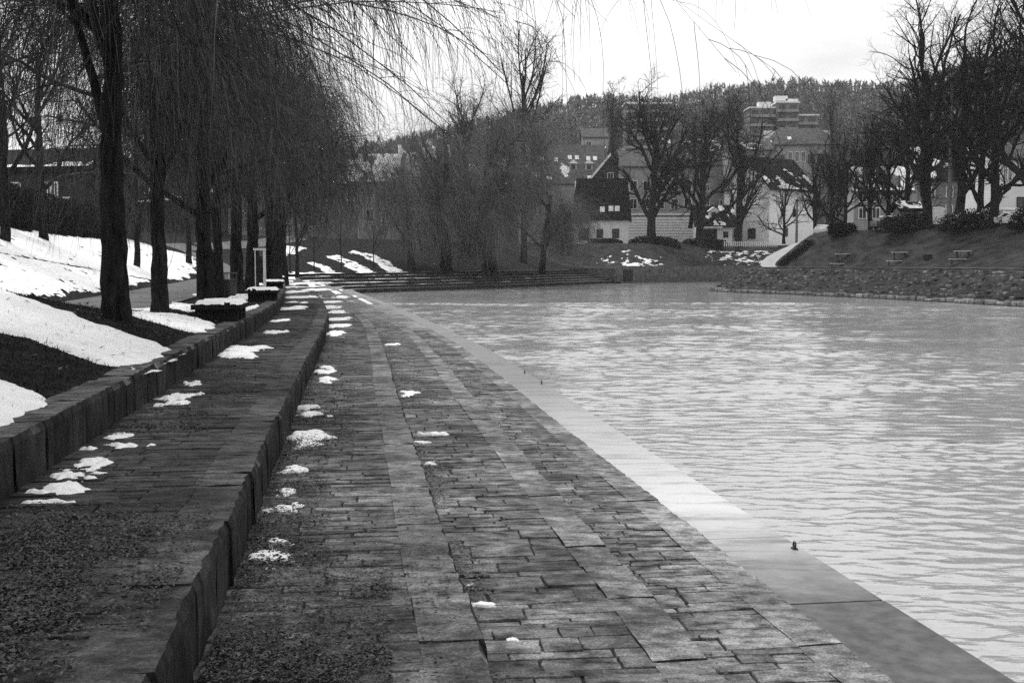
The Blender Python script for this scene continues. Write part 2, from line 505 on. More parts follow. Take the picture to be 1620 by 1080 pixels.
def edge_mesh(i, key):
    if (i, key) not in EDGE_ME:
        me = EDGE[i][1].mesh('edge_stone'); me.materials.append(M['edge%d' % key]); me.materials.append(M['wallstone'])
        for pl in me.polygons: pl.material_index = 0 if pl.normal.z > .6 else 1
        EDGE_ME[(i, key)] = me
    return EDGE_ME[(i, key)]
SLABME = MB().box((0, 0, -.5), (1, 1, 1)).mesh('concrete_slab'); SLABME.materials.append(M['slab'])
def place_unit(mb, b, c, sx, sy, sz, a):
    v = np.concatenate(b.v) * np.array([sx, sy, sz])
    ca, sa = math.cos(a), math.sin(a)
    v = np.stack([v[:, 0] * ca - v[:, 1] * sa + c[0], v[:, 0] * sa + v[:, 1] * ca + c[1], v[:, 2] + c[2]], -1)
    n0 = mb.n
    mb.v.append(v); mb.n += len(v)
    for q in b.f3: mb.f3.append(q + n0)
    for q in b.f4: mb.f4.append(q + n0)

# ------------------------------------------------------------------ ground sheet and water
g = MB()
g.add([(-1300, -250, -2.0), (1300, -250, -2.0), (1300, 1000, -2.0), (-1300, 1000, -2.0)], [(0, 1, 2, 3)])
tag(g.build('ground', M['farlawn']), 'dark ground sheet lying under the river and the town', kind='structure')

def build_water():
    rg = np.random.default_rng(3)
    N = 110
    lam = .14 * (9 ** rg.random(N)); th = rg.normal(R(84), R(27), N); ph = rg.random(N) * 6.28
    slope = .0235 * (lam / .8) ** -.1
    def height(X, Y, dy):
        pt = [.12 + 4.2 * fbm(X / sc_ + 9 * q, Y / (sc_ * .5) + 5 * q, 70 + q, 4) ** 3.2 for q, sc_ in enumerate((4., 8., 15., 30.))]
        wx = X + .25 * vnoise(X / 1.3, Y / 1.3, 91); wy = Y + .25 * vnoise(X / 1.1, Y / 1.1, 92)
        Z = np.zeros_like(X)
        for i in range(N):
            k = 2 * math.pi / lam[i]
            f = sstep(2.6, 4.2, lam[i] / dy)
            if not np.any(f > 0): continue
            Z += slope[i] / k * np.sin(k * (wx * math.cos(th[i]) + wy * math.sin(th[i])) + ph[i]) * pt[i % 4] * f * (1.3 if lam[i] < .6 else .62)
        return Z
    b = MB()
    for (y0, y1, n, x0, x1, dx) in ((-6, 6, 60, 3, 14, .14), (6, 12, 130, 1.5, 9, .05), (12, 22, 190, 0, 14, .06), (22, 45, 260, -8, 24, .20), (45, 100, 420, -18, 50, .42), (100, 190, 330, -24, 70, .9), (190, 330, 40, -24, 330, 3.)):
        yy = np.linspace(y0, y1, n + 1); xx = np.arange(x0, x1 + dx * .5, dx)
        X, Y = np.meshgrid(xx, yy)
        b.grid(X, Y, height(X, Y, max((y1 - y0) / n, dx * .3)) * np.interp(Y, [10, 18, 30, 60, 120, 200], [.58, .66, .9, 1.5, 2.1, 2.1]))
        # coarse flanks so that the surface goes on beyond the finely rippled part
        for xa, xb in ((-30, x0), (xx[-1], 340)):
            if xb - xa > .5:
                X, Y = np.meshgrid(np.linspace(xa, xb, 40), np.linspace(y0, y1, 24)); b.grid(X, Y, X * 0 - .004)
    return b.build('water', M['water'], smooth=True)
tag(build_water(), 'rippled grey river reflecting the overcast sky', kind='structure')

# ------------------------------------------------------------------ stone terraces
def strip(mb, oA, zA, oB, zB, s):
    a, _ = curve(s, oA); b, _ = curve(s, oB)
    n = len(s)
    v = np.vstack([np.c_[a, np.full(n, zA)], np.c_[b, np.full(n, zB)]])
    mb.add(v, [(i, i + 1, n + i + 1, n + i) for i in range(n - 1)])
SA = np.concatenate([np.arange(S0, s_at_y(60), .6), np.arange(s_at_y(60), S_ARC_END, 1.5), [S_ARC_END]])
NAMES = ['river_landing', 'stone_terrace', 'stone_terrace', 'stone_terrace', 'stone_terrace', 'retaining_wall']
TLAB = ['pale wet concrete landing strip along the river edge', 'lowest paved stone terrace next to the concrete landing', 'paved stone terrace one above the lowest one',
        'paved stone terrace with snow lying at the foot of its rear wall', 'topmost paved stone terrace below the lawn wall with fallen leaves', 'low stone retaining wall between lawn and terraces']
rng = np.random.default_rng(21)
for k in range(6):
    b = MB()
    z = LEV[k]; drop = (LEV[k] - LEV[k - 1]) if k else 2.5
    back = OFF[k + 1] + .2 if k < 5 else OFF[k] + .42
    strip(b, OFF[k] + .06, z - drop - .1, OFF[k] + .06, z - .018, SA)
    strip(b, OFF[k] + .06, z - .018, back, z - .018, SA)
    base = b.build(NAMES[k], M['mortar'])
    tag(base, TLAB[k], kind='structure')
    # far stretch where stones cannot be told apart: a plain facing laid over the base
    fb = MB()
    sf = SA[SA > s_at_y(46)]
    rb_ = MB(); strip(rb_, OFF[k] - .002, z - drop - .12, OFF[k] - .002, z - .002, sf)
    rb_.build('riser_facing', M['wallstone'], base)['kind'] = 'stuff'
    strip(fb, OFF[k] - .002, z, back, z, sf)
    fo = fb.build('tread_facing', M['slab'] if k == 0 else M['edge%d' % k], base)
    fo['kind'] = 'stuff'
    # kerb blocks along the edge
    s = s_at_y(1.5 + k * .2 if k < 5 else 4.0); n_single = 0
    rest = MB()
    send = s_at_y(46)
    while s < send:
        L = rng.uniform(.38, .85) if k else rng.uniform(1.7, 2.5)
        c, a = curve(s + L / 2, OFF[k])
        dep = .36 if k else OFF[1] - .02
        hgt = drop + .05 if k else .62
        zj = rng.normal(0, .005)
        nrm = np.array([-math.sin(a), math.cos(a)])
        cc = c + nrm * (dep / 2 + rng.normal(0, .006))
        i = rng.integers(len(EDGE))
        flip = 0
        key = k
        if n_single < 290:
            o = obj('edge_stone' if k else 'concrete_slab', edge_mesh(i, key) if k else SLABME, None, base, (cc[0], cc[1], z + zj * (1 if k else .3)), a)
            # local -y must face the river (right of the direction of travel)
            o.scale = (L - (.016 if k == 0 else .004 if k < 4 else .010), dep, hgt)
            n_single += 1
        s += L
    # paving between the kerb and the next riser
    if 1 <= k <= 4:
        oa, ob = OFF[k] + .335, OFF[k + 1] + .03
        s = s_at_y(1.5); n_single = 0
        skew = 0
        while s < send:
            dl = rng.uniform(.08, .18) if rng.random() < .8 else rng.uniform(.18, .32)
            o_ = oa; gp = .003 + .013 * rng.random() ** 4
            skew = .7 * skew + rng.normal(0, .02)
            while o_ < ob - .03:
                w = rng.uniform(.2, .7)
                if ob - o_ - w < .2: w = ob - o_
                c, a = curve(s + dl / 2 + rng.normal(0, .01), o_ + w / 2)
                i = rng.integers(len(PAVE))
                zj = z - .004 + rng.normal(0, .004)
                if n_single < 298:
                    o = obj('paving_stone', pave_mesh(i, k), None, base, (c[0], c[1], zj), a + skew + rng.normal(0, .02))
                    o.scale = (dl - gp, w - gp, .06)
                    n_single += 1
                else:
                    place_unit(rest, PAVE[i][1], (c[0], c[1], zj), dl - gp, w - gp, .06, a + skew)
                o_ += w
            s += dl
        if rest.n:
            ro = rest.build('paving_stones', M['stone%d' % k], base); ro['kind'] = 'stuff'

# ------------------------------------------------------------------ left bank: lawn mound, promenade, slope
def yof(s): return np.interp(s, MS, MC[:, 1])
def h_left(s, o):
    """height of the left land at arc length s, o metres behind the retaining wall line"""
    yv = yof(s); o = np.asarray(o, float)
    mn = 1 - sstep(19, 29, yv)
    mound = 2.27 + mn * .25 * np.clip(o - .36, 0, 4.4)
    slope = 2.27 + np.clip(o - 6.9, 0, 8.6) * .40
    near = np.maximum(mound, slope)
    far = 2.27 + .25 * np.clip(o, 0, 20)
    w = sstep(90, 118, yv)
    return near * (1 - w) + far * w
def land_xyz(s, o):
    p, _ = curve(s, OFF[5] + np.asarray(o))
    rough = .05 * (fbm(p[..., 0] * 1.3, p[..., 1] * 1.3, 5) - .5) * sstep(.3, 1.2, o)
    return p[..., 0], p[..., 1], h_left(s, o) + rough
def ground_h(x, y):
    s, o = curve_so(x, y)
    yv = yof(s); wf = 1 + .07 * np.clip((yv - 30) / 50, 0, 1)
    o = np.where(o < 8 * wf, o / wf, o - 8 * (wf - 1)) - OFF[5]
    rough = .05 * (fbm(np.asarray(x) * 1.3, np.asarray(y) * 1.3, 5) - .5) * sstep(.3, 1.2, o)
    return h_left(s, o) + rough, s, o
def pix_ground(px, py):
    ds = np.concatenate([np.arange(5, 60, .1), np.arange(60, 190, .4)])
    pts = np.array([at(px, py, d) for d in ds])
    h, s, o = ground_h(pts[:, 0], pts[:, 1])
    k = np.nonzero((pts[:, 2] < h) & (o > -.5))[0]
    k = k[0] if len(k) else len(ds) - 1
    return pts[k, :2]

sg = np.concatenate([np.arange(S0, s_at_y(36), .3), np.arange(s_at_y(36), s_at_y(130), .9), np.arange(s_at_y(130), S_ARC_END, 2.0), [S_ARC_END]])
og = np.concatenate([np.arange(.30, 8, .22), np.arange(8, 24, .7), np.array([26, 32, 45, 70, 120, 220, 420])])
Sg, Og = np.meshgrid(sg, og, indexing='ij')
X, Y, Z = land_xyz(Sg, Og)
b = MB(); b.grid(X, Y, Z)
tag(b.build('lawn_bank', M['lawn'], smooth=True), 'dark wet winter lawn sloping above the retaining wall', kind='structure')

# promenade path
ps = np.arange(s_at_y(23), s_at_y(150), .8)
yv = yof(ps)
oc = np.interp(yv, [23, 30, 92, 110, 125, 140, 150], [5.2, 4.7, 4.7, 6.6, 10.5, 16, 20])
hw = np.interp(yv, [23, 30, 92, 125, 150], [1.4, 1.75, 1.75, 1.6, 1.6])
cols = np.linspace(-1, 1, 7)
Sg2 = np.repeat(ps[:, None], 7, 1); Og2 = oc[:, None] + hw[:, None] * cols[None]
p, _ = curve(Sg2, OFF[5] + Og2)
b = MB(); b.grid(p[..., 0], p[..., 1], h_left(Sg2, Og2) + .045)
tag(b.build('promenade_path', M['path'], smooth=True), 'grey asphalt promenade path behind the row of willows', kind='structure')

# far bank beyond the terraces: quay wall and grassy bank up to the street
sq = np.arange(S_ARC_END + .05, s_at_y(300), 2.0)
oq = np.concatenate([np.linspace(.5, 18, 30), [20, 24, 28, 32, 40, 80, 160, 430]])
Sq, Oq = np.meshgrid(sq, oq, indexing='ij')
def h_far(s, o):
    o = np.asarray(o, float)
    full = 2.95 + np.clip(o - .8, 0, 12) * .36
    lawn = 2.27 + .25 * np.clip(o - 7.6, 0, 20)
    w = sstep(0, 16, s - S_ARC_END)
    return lawn * (1 - w) + full * w
p, _ = curve(Sq, Oq)
b = MB(); b.grid(p[..., 0], p[..., 1], h_far(Sq, Oq) + .25 * (fbm(p[..., 0] * .5, p[..., 1] * .5, 9) - .5) * sstep(.6, 2, Oq))
tag(b.build('street_bank', M['farlawn'], smooth=True), 'grassy bank rising from the quay wall to the street', kind='structure')
qw = MB()
qb = obj('quay_wall', None)
b = MB()
strip(b, .06, -1.0, .06, 2.97, sq); strip(b, .06, 2.97, .9, 2.97, sq)
strip(b, -1.1, .22, .05, .22, sq); strip(b, -1.1, -1, -1.1, .22, sq)
bpy.data.objects.remove(qb)
quay = b.build('quay_wall', M['quay'])
tag(quay, 'grey stone quay wall with a low ledge across the river', 'wall')
# closing wall at the end of the terraces
c0, a0 = curve(S_ARC_END, 0.0); c1, _ = curve(S_ARC_END, 9.0)
b = MB()
d_ = (c1 - c0) / np.linalg.norm(c1 - c0); n_ = np.array([d_[1], -d_[0]])
v = []
for q, zt in ((c0, 2.5), (c1, 2.8)):
    for sgn in (0, .6): v += [(q[0] + n_[0] * sgn, q[1] + n_[1] * sgn, -1), (q[0] + n_[0] * sgn, q[1] + n_[1] * sgn, zt)]
b.add(v, [(0, 1, 5, 4), (2, 6, 7, 3), (1, 3, 7, 5), (0, 2, 3, 1), (4, 5, 7, 6)])
b.build('end_wall', M['quay'], quay)
b = MB(); p, a = curve(S_ARC_END + 4, .02)
b.box((p[0], p[1], 1.2), (2.6, .3, 2.2), a)
b.build('culvert_mouth', M['trim'], quay)

# ------------------------------------------------------------------ right bank
RB = np.array([(52, -10), (50, 30), (46, 60), (43, 80), (40.6, 90), (38.2, 102), (35.4, 112.5), (30.5, 126), (26.5, 134), (25.0, 140), (26.5, 150), (33, 166), (52, 180), (95, 196), (170, 215), (330, 250)], float)
RC = catmull(RB, 8)
def sd_right(x, y):
    """distance behind the right bank's waterline (land positive)"""
    P = np.stack([np.ravel(x), np.ravel(y)], -1)
    D = np.empty(len(P)); seg = np.diff(RC, axis=0); L2 = (seg ** 2).sum(1)
    for i in range(0, len(P), 5000):
        q = P[i:i + 5000, None] - RC[None, :-1]
        t = np.clip((q * seg).sum(-1) / L2, 0, 1)
        e = q - t[..., None] * seg
        dd = (e ** 2).sum(-1); k = np.argmin(dd, 1)
        ee = e[np.arange(len(k)), k]; sg_ = seg[k]
        side = sg_[:, 0] * q[np.arange(len(k)), k][:, 1] - sg_[:, 1] * q[np.arange(len(k)), k][:, 0]
        D[i:i + 5000] = np.sqrt(dd[np.arange(len(k)), k]) * np.where(side < 0, 1, -1)
    D = np.where(D > 7.4, 7.4 + (D - 7.4) * (1 + .9 * sstep(118, 136, P[:, 1])), D)     # the bank's end is steeper
    return D.reshape(np.shape(x))
def prof_right(d):
    return np.interp(d, [-3, 0, .5, 4.6, 5.0, 7.0, 7.4, 16.5, 19, 400], [-1.2, .12, .38, 2.8, 2.95, 2.95, 3.1, 7.0, 7.4, 7.6])
xr = np.concatenate([np.arange(22, 80, .7), np.arange(80, 340, 8)]); yr = np.concatenate([np.arange(40, 200, .7), np.arange(200, 262, 3)])
Xr, Yr = np.meshgrid(xr, yr)
Dr = sd_right(Xr, Yr)
Zr = prof_right(Dr) + .22 * (fbm(Xr * .6, Yr * .6, 11) - .5) * sstep(7.2, 9, Dr) + .12 * (fbm(Xr * 1.5, Yr * 1.5, 12) - .5) * sstep(0, 1, Dr) * (1 - sstep(4, 4.8, Dr))
keep = (Dr[:-1, :-1] > -2.6) | (Dr[1:, 1:] > -2.6)
b = MB(); b.grid(Xr, Yr, Zr, keep)
tag(b.build('right_bank', M['farlawn'], smooth=True), 'dark grass bank on the opposite side of the river', kind='structure')
def right_h(x, y): return float(prof_right(sd_right(np.array([x]), np.array([y])))[0])
def pix_right(px, py, off=0.0):
    ds = np.arange(75, 230, .25)
    pts = np.array([at(px, py, d) for d in ds])
    h = prof_right(sd_right(pts[:, 0], pts[:, 1])) + off
    k = np.nonzero(pts[:, 2] < h)[0]
    return pts[k[0] if len(k) else -1]
# towpath: flat line in the bank, offset strip along the polyline, then bending up round the tip
def offpoly(pts, off):
    t = np.gradient(pts, axis=0); t /= np.linalg.norm(t, axis=1, keepdims=True)
    return pts + np.stack([t[:, 1], -t[:, 0]], -1) * off
rs = RC[(RC[:, 1] > 40) & (RC[:, 1] < 133) & (RC[:, 0] < 60)]
inner, outer = offpoly(rs, 5.15), offpoly(rs, 6.85)
upc = np.array([(31.6, 138.5, 3.02), (32.0, 141.5, 3.25), (32.6, 144.0, 3.6), (34.0, 147, 4.35), (36.2, 150, 5.2), (38.8, 153, 6.1), (42.2, 156.5, 6.9), (47, 161, 7.5)])
tt = np.gradient(upc[:, :2], axis=0); tt /= np.linalg.norm(tt, axis=1, keepdims=True)
nn_ = np.stack([tt[:, 1], -tt[:, 0]], -1)
upl = np.c_[upc[:, :2] - nn_ * 1.15, upc[:, 2]]; upr = np.c_[upc[:, :2] + nn_ * 1.15, upc[:, 2]]
A = np.vstack([np.c_[inner, np.full(len(inner), 3.02)], upl])
B = np.vstack([np.c_[outer, np.full(len(outer), 3.02)], upr])
n = len(A)
b = MB(); b.add(np.vstack([A, B]), [(i, n + i, n + i + 1, i + 1) for i in range(n - 1)])
skirt = MB()
m_ = len(upc)
for E_, sg_ in ((upl, -1), (upr, 1)):
    lo = np.c_[E_[:, :2] + sg_ * nn_ * 1.6, np.full(m_, 1.6)]
    skirt.add(np.vstack([E_ - [0, 0, .01], lo]), [(i, i + 1, m_ + i + 1, m_ + i) for i in range(m_ - 1)])
tag(skirt.build('path_embankment', M['farlawn'], smooth=True), 'grassy ramp carrying the curving end of the towpath', kind='structure')
tag(b.build('towpath', M['palepath'], smooth=True), 'pale towpath running along the far bank and curving up at its end', kind='structure')
# embankment of rough stones, and the pale row along the waterline
rng = np.random.default_rng(5)
STN = [unit_stone(rng, .09, .12) for _ in range(10)]
rip = MB()
seglen = np.concatenate([[0], np.cumsum(np.linalg.norm(np.diff(RC, axis=0), axis=1))])
i0 = np.argmax(RC[:, 1] > 60); i1 = np.argmax(RC[:, 0] > 60) if np.any(RC[100:, 0] > 60) else len(RC) - 1
sA, sB = seglen[i0], seglen[np.argmin(np.abs(RC[:, 1] - 150))]
tR = np.gradient(RC, axis=0); tR /= np.linalg.norm(tR, axis=1, keepdims=True)
def rcurve(s, o):
    x, y = np.interp(s, seglen, RC[:, 0]), np.interp(s, seglen, RC[:, 1])
    tx, ty = np.interp(s, seglen, tR[:, 0]), np.interp(s, seglen, tR[:, 1])
    return np.array([x + ty * o, y - tx * o]), math.atan2(ty, tx)
s = sA
while s < sB:
    L = rng.uniform(.7, 1.5)
    c, a = rcurve(s + L / 2, .25)
    place_unit(rip, STN[rng.integers(10)], (c[0], c[1], .42 + rng.normal(0, .05)), L, .7, .7, a + rng.normal(0, .05))
    s += L
kerb = rip
kp = thing('stone_embankment', (30, 110, 0), 'rough stone embankment at the waterline of the far bank', 'embankment')
kb = kerb.build('waterline_stones', mat('pale_waterline_stone', .08, .26, 1.5, .9, rand=.3, coord='World'), kp); kb['kind'] = 'stuff'
kb.location = (-30, -110, 0)
rip = MB()
s = sA
while s < sB:
    L = rng.uniform(.38, .65)
    o_ = .75
    while o_ < 4.5:
        w = rng.uniform(.4, .8)
        if rng.random() < .7:
            c, a = rcurve(s + rng.normal(0, .15), o_ + w / 2)
            zc = float(prof_right(np.array(o_ + w / 2)))
            place_unit(rip, STN[rng.integers(10)], (c[0], c[1], zc + rng.uniform(-.03, .06)), L * rng.uniform(.7, 1.2), w, .35, a + rng.normal(0, .35))
        o_ += w
    s += L
rp = rip.build('embankment_stones', mat('embankment_stone', .025, .19, .9, .9, rand=.6, coord='World', c0=.4, c1=.66), kp); rp['kind'] = 'stuff'
rp.location = (-30, -110, 0)

# ------------------------------------------------------------------ snow: thin lumpy sheets on the real ground
def poly_sd(x, y, poly):
    P = np.stack([np.ravel(x), np.ravel(y)], -1)
    a = np.asarray(poly); bq = np.roll(a, -1, 0); e = bq - a
    q = P[:, None] - a[None]
    t = np.clip((q * e).sum(-1) / ((e ** 2).sum(1) + 1e-9), 0, 1)
    dd = np.sqrt(((q - t[..., None] * e) ** 2).sum(-1)).min(1)
    c1 = (a[None, :, 1] > P[:, None, 1]) != (bq[None, :, 1] > P[:, None, 1])
    xi = (bq[:, 0] - a[:, 0])[None] * (P[:, None, 1] - a[None, :, 1]) / ((bq - a)[None, :, 1] + 1e-12) + a[None, :, 0]
    ins = (c1 & (P[:, None, 0] < xi)).sum(1) % 2 == 1
    return (np.where(ins, dd, -dd)).reshape(np.shape(x))
def snow_poly(mb, poly, cell, hfun, thick=.05, jag=.25, nscale=1.5, edge=.15, seed=0, holes=0.0):
    poly = np.asarray(poly)
    x0, y0 = poly.min(0) - .4; x1, y1 = poly.max(0) + .4
    X, Y = np.meshgrid(np.arange(x0, x1, cell), np.arange(y0, y1, cell))
    sd = poly_sd(X, Y, poly) + jag * (fbm(X * nscale, Y * nscale, seed, 4) - .5) * 2
    if holes: sd = np.minimum(sd, (fbm(X * 2.2, Y * 2.2, seed + 9, 4) - holes) * 1.2)
    t = sstep(0, edge, sd)
    Z = hfun(X, Y) - .02 + t * (.02 + thick * (.55 + .9 * fbm(X * 2.5, Y * 2.5, seed + 3)))
    kp_ = (sd[:-1, :-1] > -cell) | (sd[1:, 1:] > -cell) | (sd[:-1, 1:] > -cell) | (sd[1:, :-1] > -cell)
    if kp_.any(): mb.grid(X, Y, Z, kp_)
gh = lambda x, y: ground_h(x, y)[0]
def px_poly(pts): return [pix_ground(x, y) for x, y in pts]
sm = MB()
snow_poly(sm, px_poly([(-60, 588), (0, 605), (60, 625), (97, 633), (62, 655), (20, 680), (0, 690), (-50, 705)]), .05, gh, .05, .16, 2.2, .12, 1)
tag(sm.build('snow', M['snow'], smooth=True), 'snow tongue on the dark lawn at the picture edge, above the kerb', 'snow', kind='stuff')
sm = MB()
snow_poly(sm, px_poly([(-60, 440), (0, 460), (40, 475), (110, 500), (170, 522), (220, 537), (255, 547), (276, 557), (262, 568), (245, 575), (208, 590), (195, 584), (150, 577), (110, 562), (70, 548), (40, 536), (0, 527), (-60, 510)]), .06, gh, .06, .2, 2.2, .15, 2)
tag(sm.build('snow', M['snow'], smooth=True), 'broad snow band crossing the dark lawn in front of the nearest trunk', 'snow', kind='stuff')
sm = MB()
for k, pl in enumerate([[(198, 488), (230, 487), (262, 492), (300, 503), (340, 514), (346, 521), (322, 529), (280, 522), (235, 508), (205, 498)],
           [(265, 479), (310, 483), (322, 491), (297, 495), (265, 486)], [(358, 467), (402, 465), (404, 474), (366, 475)], [(352, 460), (371, 459), (372, 465), (356, 466)],
           [(380, 458), (402, 456), (406, 462), (384, 463)], [(300, 466), (318, 465), (318, 470), (302, 471)], [(405, 447), (424, 446), (423, 452), (406, 452)],
           [(375, 490), (410, 482), (412, 488), (390, 494)]]):
    snow_poly(sm, px_poly(pl), .07, gh, .05, .15, 2.0, .15, 20 + k)
tag(sm.build('snow', M['snow'], smooth=True), 'snow patches between the willow trunks and benches on the promenade', 'snow', kind='stuff')
# the long snowy slope below the hedge
sm = MB()
ss = np.arange(s_at_y(14), s_at_y(112), .25); oo_ = np.arange(6.6, 15.6, .16)
Sg3, Og3 = np.meshgrid(ss, oo_, indexing='ij')
X, Y, Z = land_xyz(Sg3, Og3)
edge_lo = (Og3 - 7.2) + 1.3 * (fbm(Sg3 * .35, Og3 * .6, 31) - .5)
edge_hi = 14.6 - Og3 + .9 * (fbm(Sg3 * .6, Og3 * .9, 32) - .5)
line = np.abs(Og3 - 13.4 + (yof(Sg3) - 34) * .17 - .35 * (fbm(Sg3 * .8, Og3, 33) - .5)) - .10 + .12 * (fbm(Sg3 * 3, Og3 * 3, 38, 2) - .5)
specks = (fbm(Sg3 * 1.6, Og3 * 3.4, 34, 4) - .27) * 1.4
endf = (s_at_y(111) - Sg3) * .2 + (fbm(Sg3 * .5, Og3 * .7, 35) - .5)
sd = np.minimum.reduce([edge_lo, edge_hi, line, specks, endf])
Zs = Z - .02 + sstep(0, .18, sd) * (.05 + .05 * fbm(X * 1.5, Y * 1.5, 36))
kp_ = sd[:-1, :-1] > -.12
sm.grid(X, Y, Zs, kp_)
tag(sm.build('snow', M['snow'], smooth=True), 'long snow-covered slope below the dark hedge', 'snow', kind='stuff')
sm = MB()
for k, pl in enumerate([[(487, 416), (497, 414), (515, 420), (541, 433), (521, 433), (503, 423)], [(515, 406), (533, 403), (546, 407), (568, 417), (593, 431), (570, 432), (550, 423), (535, 413)],
           [(549, 400), (558, 396), (574, 400), (595, 404), (613, 413), (641, 430), (618, 431), (601, 422), (587, 413), (568, 403)], [(438, 389), (492, 391), (468, 401), (440, 409)], [(458, 430), (500, 430), (500, 433), (460, 434)]]):
    snow_poly(sm, px_poly(pl), .3, gh, .10, .6, .5, .4, 40 + k, holes=.33)
tag(sm.build('snow', M['snow'], smooth=True), 'parallel snow strips on the far lawn where the promenade ends', 'snow', kind='stuff')
# snow remains on the street bank across the water
sm = MB()
def far_poly(x0, x1, o0, o1, seed, th):
    S, O = np.meshgrid(np.arange(x0, x1, .3), np.arange(o0, o1, .25), indexing='ij')
    p, _ = curve(S, O)
    ramp = np.minimum.reduce([(S - x0) * .12, (x1 - S) * .12, np.ones_like(S)])
    sd = fbm(S * .9, O * 1.5, seed, 5) - th - .35 * (1 - np.clip(ramp, 0, 1)) - .012 * (O - o0)
    Z = h_far(S, O) + .25 * (fbm(p[..., 0] * .5, p[..., 1] * .5, 9) - .5) * sstep(.6, 2, O) - .03 + sstep(0, .12, sd) * .12
    sm.grid(p[..., 0], p[..., 1], Z, sd[:-1, :-1] > -.03)
far_poly(S_ARC_END + 1, S_ARC_END + 22, 1.2, 9.5, 61, .50)
far_poly(S_ARC_END + 27, S_ARC_END + 58, 1.2, 9.0, 62, .50)
tag(sm.build('snow', M['snowold'], smooth=True), 'broken snow patches on the grass bank above the quay wall', 'snow', kind='stuff')

# snow lumps left on the terraces: centre px, width px, height px
def terrace_snow(k, z, lumps, label):
    mb = MB()
    rg = np.random.default_rng(100 + k)
    for i, (cx, cy, w, h) in enumerate(lumps):
        c = onz(cx, cy, z); d = c[1]
        rx = w / 2 * d / F
        ry = max(h / 2 * d * d / (F * (EZ - z)), .05)
        n = 44
        u = np.linspace(-1.5, 1.5, n)
        U, V = np.meshgrid(u, u)
        X = c[0] + U * rx; Y = c[1] + V * ry
        off = rg.random(2) * 50
        nz = fbm(U * 1.1 + off[0], V * 1.6 + off[1], 7 + i * 3 + k, 5)
        sd = 1.0 - np.hypot(U, V) + (nz - .5) * 2.5
        t = sstep(0, .6, sd)
        Z = z - .012 + t * (.012 + min(.045, rx * .15) * (.45 + 1.0 * fbm(X * 14, Y * 14, i, 4)))
        kp = sd[:-1, :-1] > -.08
        if kp.any(): mb.grid(X, Y, Z, kp)
    o = mb.build('snow', M['snow'], smooth=True)
    tag(o, label, 'snow', kind='stuff')
terrace_snow(4, LEV[4], [(66, 796, 70, 7), (95, 772, 84, 20), (118, 752, 64, 16), (136, 734, 52, 16), (185, 705, 84, 14), (190, 690, 40, 9), (270, 638, 44, 8), (284, 626, 48, 10), (306, 607, 32, 8), (378, 563, 56, 9), (388, 552, 54, 9),
    (430, 526, 40, 5), (445, 507, 24, 4), (462, 487, 40, 5), (468, 478, 36, 4), (478, 470, 60, 5), (466, 462, 36, 4), (476, 454, 40, 3), (480, 448, 46, 3), (500, 458, 30, 3)],
    'snow lumps lying along the foot of the lawn wall on the top terrace')
terrace_snow(3, LEV[3], [(432, 884, 92, 22), (428, 860, 58, 12), (445, 802, 56, 18), (454, 775, 32, 14), (466, 743, 46, 10), (484, 702, 42, 11), (492, 688, 62, 12), (494, 656, 46, 8), (492, 645, 40, 6), (514, 601, 36, 9), (515, 588, 34, 9), (516, 580, 26, 5),
    (530, 527, 30, 6), (532, 515, 44, 6), (536, 505, 36, 5), (532, 494, 30, 4), (522, 486, 40, 4), (520, 478, 50, 4), (540, 470, 30, 3)], 'snow lumps along the foot of the tall step on the third terrace')
terrace_snow(2, LEV[2], [(645, 624, 18, 6), (650, 620, 26, 4), (684, 686, 46, 4), (682, 732, 20, 4), (668, 700, 30, 5), (760, 957, 50, 7), (742, 925, 14, 6), (812, 1010, 18, 8), (620, 545, 20, 3)], 'small snow scraps on the narrow terrace in the middle of the steps')

# snow lines on the treads of the far arc
mb = MB()
for k in range(1, 6):
    ss = np.arange(s_at_y(74), s_at_y(178), .5)
    oo_ = np.linspace(OFF[k] + .45, (OFF[k + 1] if k < 5 else OFF[5] + 1.6) - .02, 7)
    S, O = np.meshgrid(ss, oo_, indexing='ij')
    p, _ = curve(S, O)
    fr = (O - OFF[k]) / 1.45
    m = fbm(S * .16, O * .7, 80 + k, 4) - .50 + .25 * (fr - .6) - .12 * sstep(150, 178, yof(S)) * 2
    mb.grid(p[..., 0], p[..., 1], LEV[k] - .01 + sstep(0, .1, m) * .05, m[:-1, :-1] > -.02)
tag(mb.build('snow', M['snow'], smooth=True), 'thin snow lines on the curved terrace treads at the far end', 'snow', kind='stuff')

